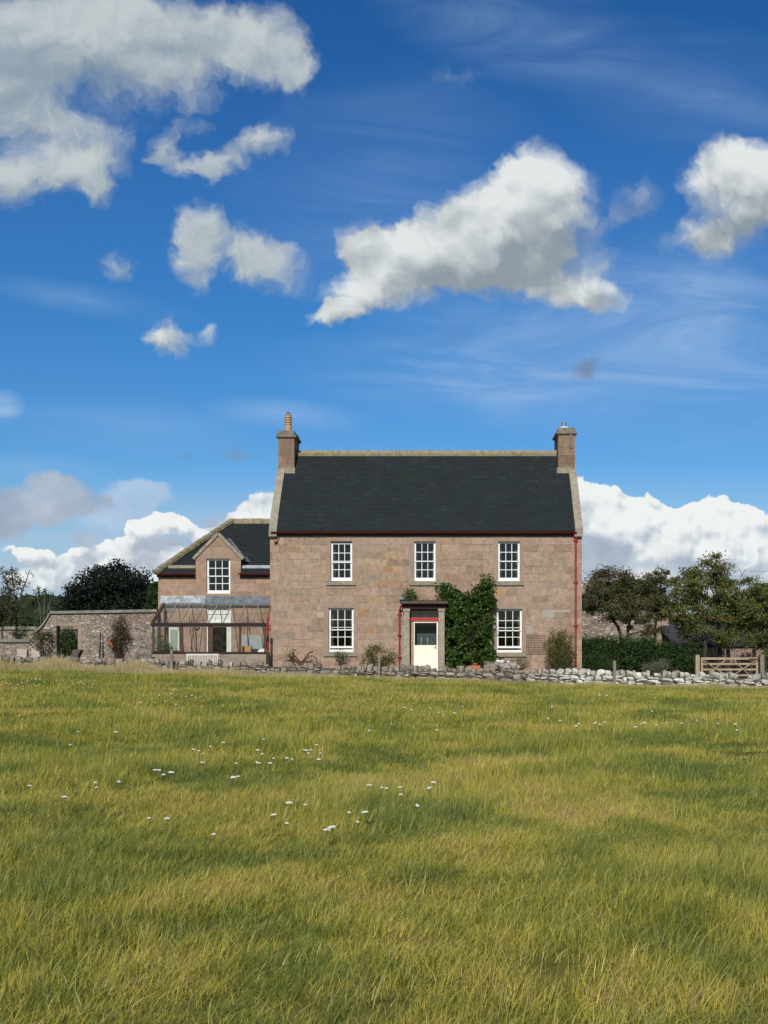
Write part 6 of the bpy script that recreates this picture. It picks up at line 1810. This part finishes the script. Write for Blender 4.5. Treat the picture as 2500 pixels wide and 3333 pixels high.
def tuft_mesh(name, n, rad, hmin, hmax, wd, m, seed, lean=0.35, segs=3, clumps=6):
    rng = np.random.default_rng(seed)
    cc = rng.uniform(-rad, rad, (clumps, 2))
    k = rng.integers(clumps, size=n)
    mixed = rng.uniform(size=n) < 0.5
    base = np.where(mixed[:, None], rng.uniform(-rad, rad, (n, 2)), cc[k] + rng.normal(size=(n, 2)) * rad * 0.18)
    h = rng.uniform(hmin, hmax, n) * rng.uniform(0.6, 1.0, n)
    az = rng.uniform(0, 2 * PI, n)
    ln = np.abs(rng.normal(size=n)) * lean
    dx = np.cos(az) * ln + 0.28; dy = np.sin(az) * ln
    side = rng.uniform(0, PI, n)
    sx, sy = np.cos(side), np.sin(side)
    curl = rng.uniform(0.3, 1.9, n)
    verts = []; tips = []; faces = []
    for i in range(n):
        b = len(verts)
        for sgm in range(segs + 1):
            u = sgm / segs
            o = h[i] * (0.35 * u + curl[i] * 0.65 * u * u)
            x = base[i, 0] + dx[i] * o; y = base[i, 1] + dy[i] * o
            z = h[i] * u * (1 - 0.25 * u * ln[i]) - 0.01
            w_ = wd * 0.5 * (1 - u) ** 0.6 if sgm < segs else 0
            if sgm < segs:
                verts += [(x - sx[i] * w_, y - sy[i] * w_, z), (x + sx[i] * w_, y + sy[i] * w_, z)]; tips += [u, u]
            else:
                verts.append((x, y, z)); tips.append(1.0)
        for sgm in range(segs - 1):
            a = b + 2 * sgm; faces.append((a, a + 1, a + 3, a + 2))
        a = b + 2 * (segs - 1); faces.append((a, a + 1, a + 2))
    me = bpy.data.meshes.new(name); me.from_pydata(verts, [], faces); me.update()
    at = me.attributes.new('tip', 'FLOAT', 'POINT'); at.data.foreach_set('value', np.array(tips, dtype=np.float32))
    me.materials.append(m)
    o = bpy.data.objects.new(name, me)
    return o

def scatter(name, label, cat, pts, scl, rots, idx, tufts, seed=0):
    c = bpy.data.collections.new(name + '_tufts')
    for o in tufts: c.objects.link(o)
    me = bpy.data.meshes.new(name)
    me.vertices.add(len(pts)); me.vertices.foreach_set('co', np.asarray(pts, dtype=np.float32).ravel())
    for nm, arr, ty in (('scl', scl, 'FLOAT_VECTOR'), ('rot', rots, 'FLOAT_VECTOR')):
        a = me.attributes.new(nm, ty, 'POINT'); a.data.foreach_set('vector', np.asarray(arr, dtype=np.float32).ravel())
    a = me.attributes.new('pick', 'INT', 'POINT'); a.data.foreach_set('value', np.asarray(idx, dtype=np.int32))
    ob = bpy.data.objects.new(name, me); COL.objects.link(ob)
    g = bpy.data.node_groups.new(name, 'GeometryNodeTree')
    g.interface.new_socket('Geometry', in_out='INPUT', socket_type='NodeSocketGeometry')
    g.interface.new_socket('Geometry', in_out='OUTPUT', socket_type='NodeSocketGeometry')
    N = g.nodes
    gi = N.new('NodeGroupInput'); go = N.new('NodeGroupOutput')
    ip = N.new('GeometryNodeInstanceOnPoints'); ci = N.new('GeometryNodeCollectionInfo')
    ci.inputs['Collection'].default_value = c
    ci.inputs['Separate Children'].default_value = True; ci.inputs['Reset Children'].default_value = True
    def attr(nm, dt):
        n = N.new('GeometryNodeInputNamedAttribute'); n.data_type = dt; n.inputs['Name'].default_value = nm; return n.outputs['Attribute']
    g.links.new(gi.outputs[0], ip.inputs['Points']); g.links.new(ci.outputs[0], ip.inputs['Instance'])
    ip.inputs['Pick Instance'].default_value = True
    g.links.new(attr('pick', 'INT'), ip.inputs['Instance Index'])
    e2r = N.new('FunctionNodeEulerToRotation'); g.links.new(attr('rot', 'FLOAT_VECTOR'), e2r.inputs[0]); g.links.new(e2r.outputs[0], ip.inputs['Rotation'])
    g.links.new(attr('scl', 'FLOAT_VECTOR'), ip.inputs['Scale'])
    g.links.new(ip.outputs[0], go.inputs[0])
    md = ob.modifiers.new('grass', 'NODES'); md.node_group = g
    tag(ob, label, cat, kind='stuff')
    return ob

def hfield(x, y):
    return (0.5 + 0.5 * np.sin(x * 1.3 + 1.7 * np.sin(y * 0.7) + 0.5)) * (0.5 + 0.5 * np.sin(y * 1.1 + 1.4 * np.sin(x * 0.6 + 2)))

def zone(y0, y1, dens, rng, marg=2.2):
    n = int(dens * (0.34 * (y1 ** 2 - y0 ** 2) + 2 * marg * (y1 - y0)))
    y = np.sqrt(rng.uniform(y0 ** 2, y1 ** 2, n))
    # picture spans from -0.389 to +0.286 times the distance
    x = rng.uniform(-0.389, 0.286, n) * y + rng.uniform(-marg, marg, n)
    return x, y

rng = np.random.default_rng(99)
near = [tuft_mesh('tuft_a', 250, 0.27, 0.05, 0.18, 0.0038, GRASS, 100 + k, segs=4, lean=0.65, clumps=5) for k in range(8)]
tall = [tuft_mesh("tuft_b", 70, 0.20, 0.12, 0.27, 0.0036, GRASS, 120 + k, lean=0.7, segs=4, clumps=3) for k in range(4)]
mid = [tuft_mesh('tuft_c', 300, 0.42, 0.05, 0.16, 0.0060, GRASS, 140 + k, segs=3, clumps=8, lean=0.45) for k in range(6)]
far = [tuft_mesh('tuft_d', 260, 0.6, 0.05, 0.15, 0.010, GRASS, 160 + k, segs=2, clumps=14) for k in range(6)]
X = []; Yv = []; S = []; I = []
for (y0, y1, dens, off, cnt, mg) in ((2.2, 15, 24, 0, 8, 4.5), (2.2, 18, 2.2, 8, 4, 4.5), (8.0, 25, 10, 12, 6, 4.5), (17, 44.3, 6.0, 18, 6, 4.5), (3.5, 16, 0.8, 24, 3, 4.5)):
    x, y = zone(y0, y1, dens, rng, mg)
    k = y < wall_y(x) - 0.25 - np.interp(x, [-20, -9, -5, 14], [0.9, 0.8, 0.35, 0.3])
    x, y = x[k], y[k]
    if off == 0:
        k = y < rng.uniform(9.0, 15.0, len(y)); x, y = x[k], y[k]
    if off == 12:
        k = (y > rng.uniform(8.0, 13.0, len(y))) & (y < rng.uniform(18, 25, len(y))); x, y = x[k], y[k]
    if off == 18:
        k = y > rng.uniform(17, 23, len(y)); x, y = x[k], y[k]
    if off == 8:
        k = hfield(x + 3, y * 1.3) > 0.30
        x, y = x[k], y[k]
    X.append(x); Yv.append(y)
    h = 0.60 + 0.75 * hfield(x, y) + rng.uniform(-0.1, 0.15, len(x))
    if off in (12, 18): h = h * np.exp(rng.normal(size=len(x)) * 0.38)
    S.append(h); I.append(off + rng.integers(cnt, size=len(x)))
X = np.concatenate(X); Yv = np.concatenate(Yv); S = np.concatenate(S); I = np.concatenate(I)
pts = np.stack([X, Yv, terrain(X, Yv)], 1)
rots = np.stack([rng.normal(size=len(X)) * 0.05, rng.normal(size=len(X)) * 0.05, rng.normal(size=len(X)) * 0.8], 1)
scl = np.stack([np.ones(len(X)), np.ones(len(X)), S], 1)
seedy = [tuft_mesh('tuft_e', 9, 0.25, 0.22, 0.36, 0.0020, DRYG, 180 + k, lean=0.4, segs=4, clumps=2) for k in range(3)]
scatter('meadow_grass', 'yellow green tussocky grass covering the field', 'grass', pts, scl, rots, I, near + tall + mid + far + seedy)
print('grass instances', len(X))
# dry verge before the wall
dry = [tuft_mesh('dry_tuft', 60, 0.22, 0.16, 0.38, 0.008, DRYG, 200 + k, lean=0.35, segs=3, clumps=4) for k in range(5)]
n = 5200
x = rng.uniform(-20, 14, n); d = np.abs(rng.normal(size=n)) * 0.55
keep = rng.uniform(size=n) < np.interp(x, [-20, -9, -5, 0, 4, 14], [1.0, 0.95, 0.6, 0.40, 0.28, 0.45])
x, d = x[keep], d[keep]
y = wall_y(x) - 0.28 - d
s_ = (0.55 + 0.75 * hfield(x * 1.7, y * 3)) * np.interp(x, [-20, -11, -8, -4, 0, 14], [1.7, 1.55, 1.0, 0.75, 0.6, 0.6]) * rng.uniform(0.6, 1.2, len(x))
pts = np.stack([x, y, terrain(x, y)], 1)
scatter('dry_verge_grass', 'pale dry long grass along the foot of the dry stone wall', 'grass', pts, np.stack([np.ones(len(x)), np.ones(len(x)), s_], 1), np.stack([0 * x, 0 * x, rng.uniform(0, 6.28, len(x))], 1), rng.integers(5, size=len(x)), dry)
# garden lawn beyond the wall
n = 2600
x = rng.uniform(-22, 16, n); y = wall_y(x) + rng.uniform(0.5, 5, n)
keep = ((x < -6.3) & (y < 46.6)) | (x > 5.9)
keep &= ~((x > -11.6) & (x < -6) & (y > CYF - 0.3))
x, y = x[keep], y[keep]
pts = np.stack([x, y, terrain(x, y)], 1)
scatter('garden_grass', 'short grass of the garden behind the dry stone wall', 'grass', pts, np.stack([np.ones(len(x)), np.ones(len(x)), 0 * x + 0.8], 1), np.stack([0 * x, 0 * x, rng.uniform(0, 6.28, len(x))], 1), 0 * x.astype(int) + rng.integers(6, size=len(x)), [tuft_mesh('lawn_tuft', 220, 0.5, 0.05, 0.12, 0.010, GRASS, 260 + k, segs=2, clumps=12) for k in range(6)])

# ------------------------------------------------------------------ yarrow flowers in the field
M_PETAL = flat_mat('white_petals', (0.72, 0.71, 0.66), 0.8, 0.2, 0.08, 40.0)
M_STALK = flat_mat('flower_stalk', (0.10, 0.13, 0.045), 0.8, 0.2, 0.2)
def field_point(px, py):
    """where the line through this spot meets the field"""
    lo, hi = 3.0, 42.0
    for _ in range(40):
        m_ = (lo + hi) / 2
        x, z = W(px, py, m_)
        if z > float(terrain(x, m_)): lo = m_
        else: hi = m_
    return x, m_
def yarrow_proto():
    t_ = thing('yarrow_flower', None, 'flower', (0, 0, 0))
    s = MB(); s.tube([(0, 0, 0), (0.006, 0.002, 0.08), (0.0, 0.0, 0.168)], 0.0018, 5)
    rg = np.random.default_rng(4)
    for k in range(6):
        a = k * 1.05; s.tube([(0, 0, 0.125), (0.012 * math.cos(a), 0.012 * math.sin(a), 0.15), (0.022 * math.cos(a), 0.022 * math.sin(a), 0.168)], 0.001, 4)
    s.build('stem', M_STALK, t_)
    s = MB()
    for k in range(26):
        r = 0.030 * math.sqrt((k + 0.5) / 26); a = k * 2.4
        s.blob((r * math.cos(a), r * math.sin(a), 0.170 + 0.008 * (1 - (r / 0.03) ** 2)), (rg.uniform(0.003, 0.0062), rg.uniform(0.003, 0.0062), 0.004), rg)
    s.build('flower_head', M_PETAL, t_)
    return t_
proto = yarrow_proto(); first = True
CL = [  # cluster label, list of picture px of heads
 ('white yarrow head in the scattered patch left of the middle of the field', [(835, 2441), (663, 2453), (688, 2430), (630, 2439), (646, 2444), (659, 2482), (770, 2485), (839, 2480), (841, 2484), (858, 2454), (877, 2483), (892, 2468), (938, 2466), (950, 2470), (990, 2441), (996, 2443), (1000, 2452), (1034, 2424), (1045, 2452), (1032, 2471), (764, 2528), (760, 2531), (780, 2527), (731, 2416), (858, 2406), (1008, 2441)]),
 ('white yarrow head in the short row of three left of the scattered patch', [(504, 2506), (523, 2506), (554, 2513), (561, 2514), (530, 2521)]),
 ('white yarrow head alone among dark green tufts at the left', [(311, 2548), (315, 2564), (381, 2543), (93, 2558), (208, 2594)]),
 ('bright white yarrow head in the nearest loose group below the middle', [(479, 2663), (544, 2665), (698, 2715), (896, 2652), (930, 2678), (940, 2612), (997, 2620), (1062, 2701), (1160, 2676), (1195, 2643), (1197, 2555), (1245, 2564), (1140, 2645), (1088, 2690)]),
 ('white yarrow head in the small cluster just right of the middle', [(1306, 2587), (1303, 2562), (1353, 2623), (1351, 2620), (1395, 2563), (1410, 2545), (1398, 2566), (1258, 2565), (1208, 2378), (1424, 2376)]),
 ('tiny distant yarrow head in the band across the right half of the field', [(1402, 2306), (1423, 2319), (1439, 2328), (1475, 2321), (1480, 2322), (1507, 2301), (1632, 2317), (1319, 2303), (1342, 2310), (1872, 2363), (1881, 2355), (1938, 2353), (1948, 2358), (1975, 2350), (2065, 2366), (2094, 2355), (2103, 2353), (2140, 2360), (2220, 2354), (2270, 2345), (2340, 2355), (2390, 2356), (2402, 2376), (1787, 2338), (1818, 2345), (1800, 2300), (2123, 2314), (2190, 2309), (1954, 2263), (1975, 2264)]),
 ('tiny distant yarrow head in the dense white patch near the wall at the far left', [(20, 2225), (35, 2226), (60, 2227), (72, 2243), (85, 2221), (90, 2229), (101, 2209), (107, 2225), (112, 2211), (120, 2208), (128, 2212), (95, 2215), (140, 2220), (185, 2215), (205, 2217), (250, 2222), (262, 2219), (270, 2226), (180, 2246), (70, 2222), (118, 2232), (235, 2225), (303, 2227), (12, 2205), (195, 2240)]),
 ('tiny distant yarrow head in the loose patch before the conservatory', [(541, 2232), (519, 2263), (559, 2271), (549, 2243), (562, 2246), (572, 2243), (580, 2247), (603, 2266), (625, 2263), (610, 2240), (537, 2282), (573, 2292), (460, 2286), (503, 2287), (621, 2231), (556, 2258)]),
 ('lone white yarrow head in the left of the field', [(250, 2382), (231, 2424), (378, 2383)]),
]
rf = random.Random(6)
for lab, ps in CL:
    for (px, py) in ps:
        hh = 0.17 if py > 2400 else 0.23
        lo, hi = 3.0, 42.0
        for _ in range(40):
            m_ = (lo + hi) / 2; xx, zz = W(px, py, m_)
            if zz > float(terrain(xx, m_)) + hh: lo = m_
            else: hi = m_
        x, y = xx, m_
        if y > float(wall_y(x)) - 0.4: continue
        if first: o = proto; first = False
        else:
            o = proto.copy(); COL.objects.link(o)
            for chd in [c for c in proto.children if c.type == 'MESH']:
                c2 = chd.copy(); COL.objects.link(c2); c2.parent = o
        s_ = rf.uniform(0.42, 1.0) * (1.0 if y < 20 else 0.85)
        o.location = (x, y, float(terrain(x, y)))
        o.rotation_euler = (rf.uniform(-0.12, 0.12), rf.uniform(-0.12, 0.12), rf.uniform(0, 6.28)); o.scale = (s_, s_, hh / 0.172)
        o['label'] = lab; o['category'] = 'flower'; o['group'] = lab.replace('white yarrow head', 'yarrow flowers').replace('tiny distant yarrow head', 'far yarrow flowers').replace('bright ', '').replace('lone ', '')[:60]
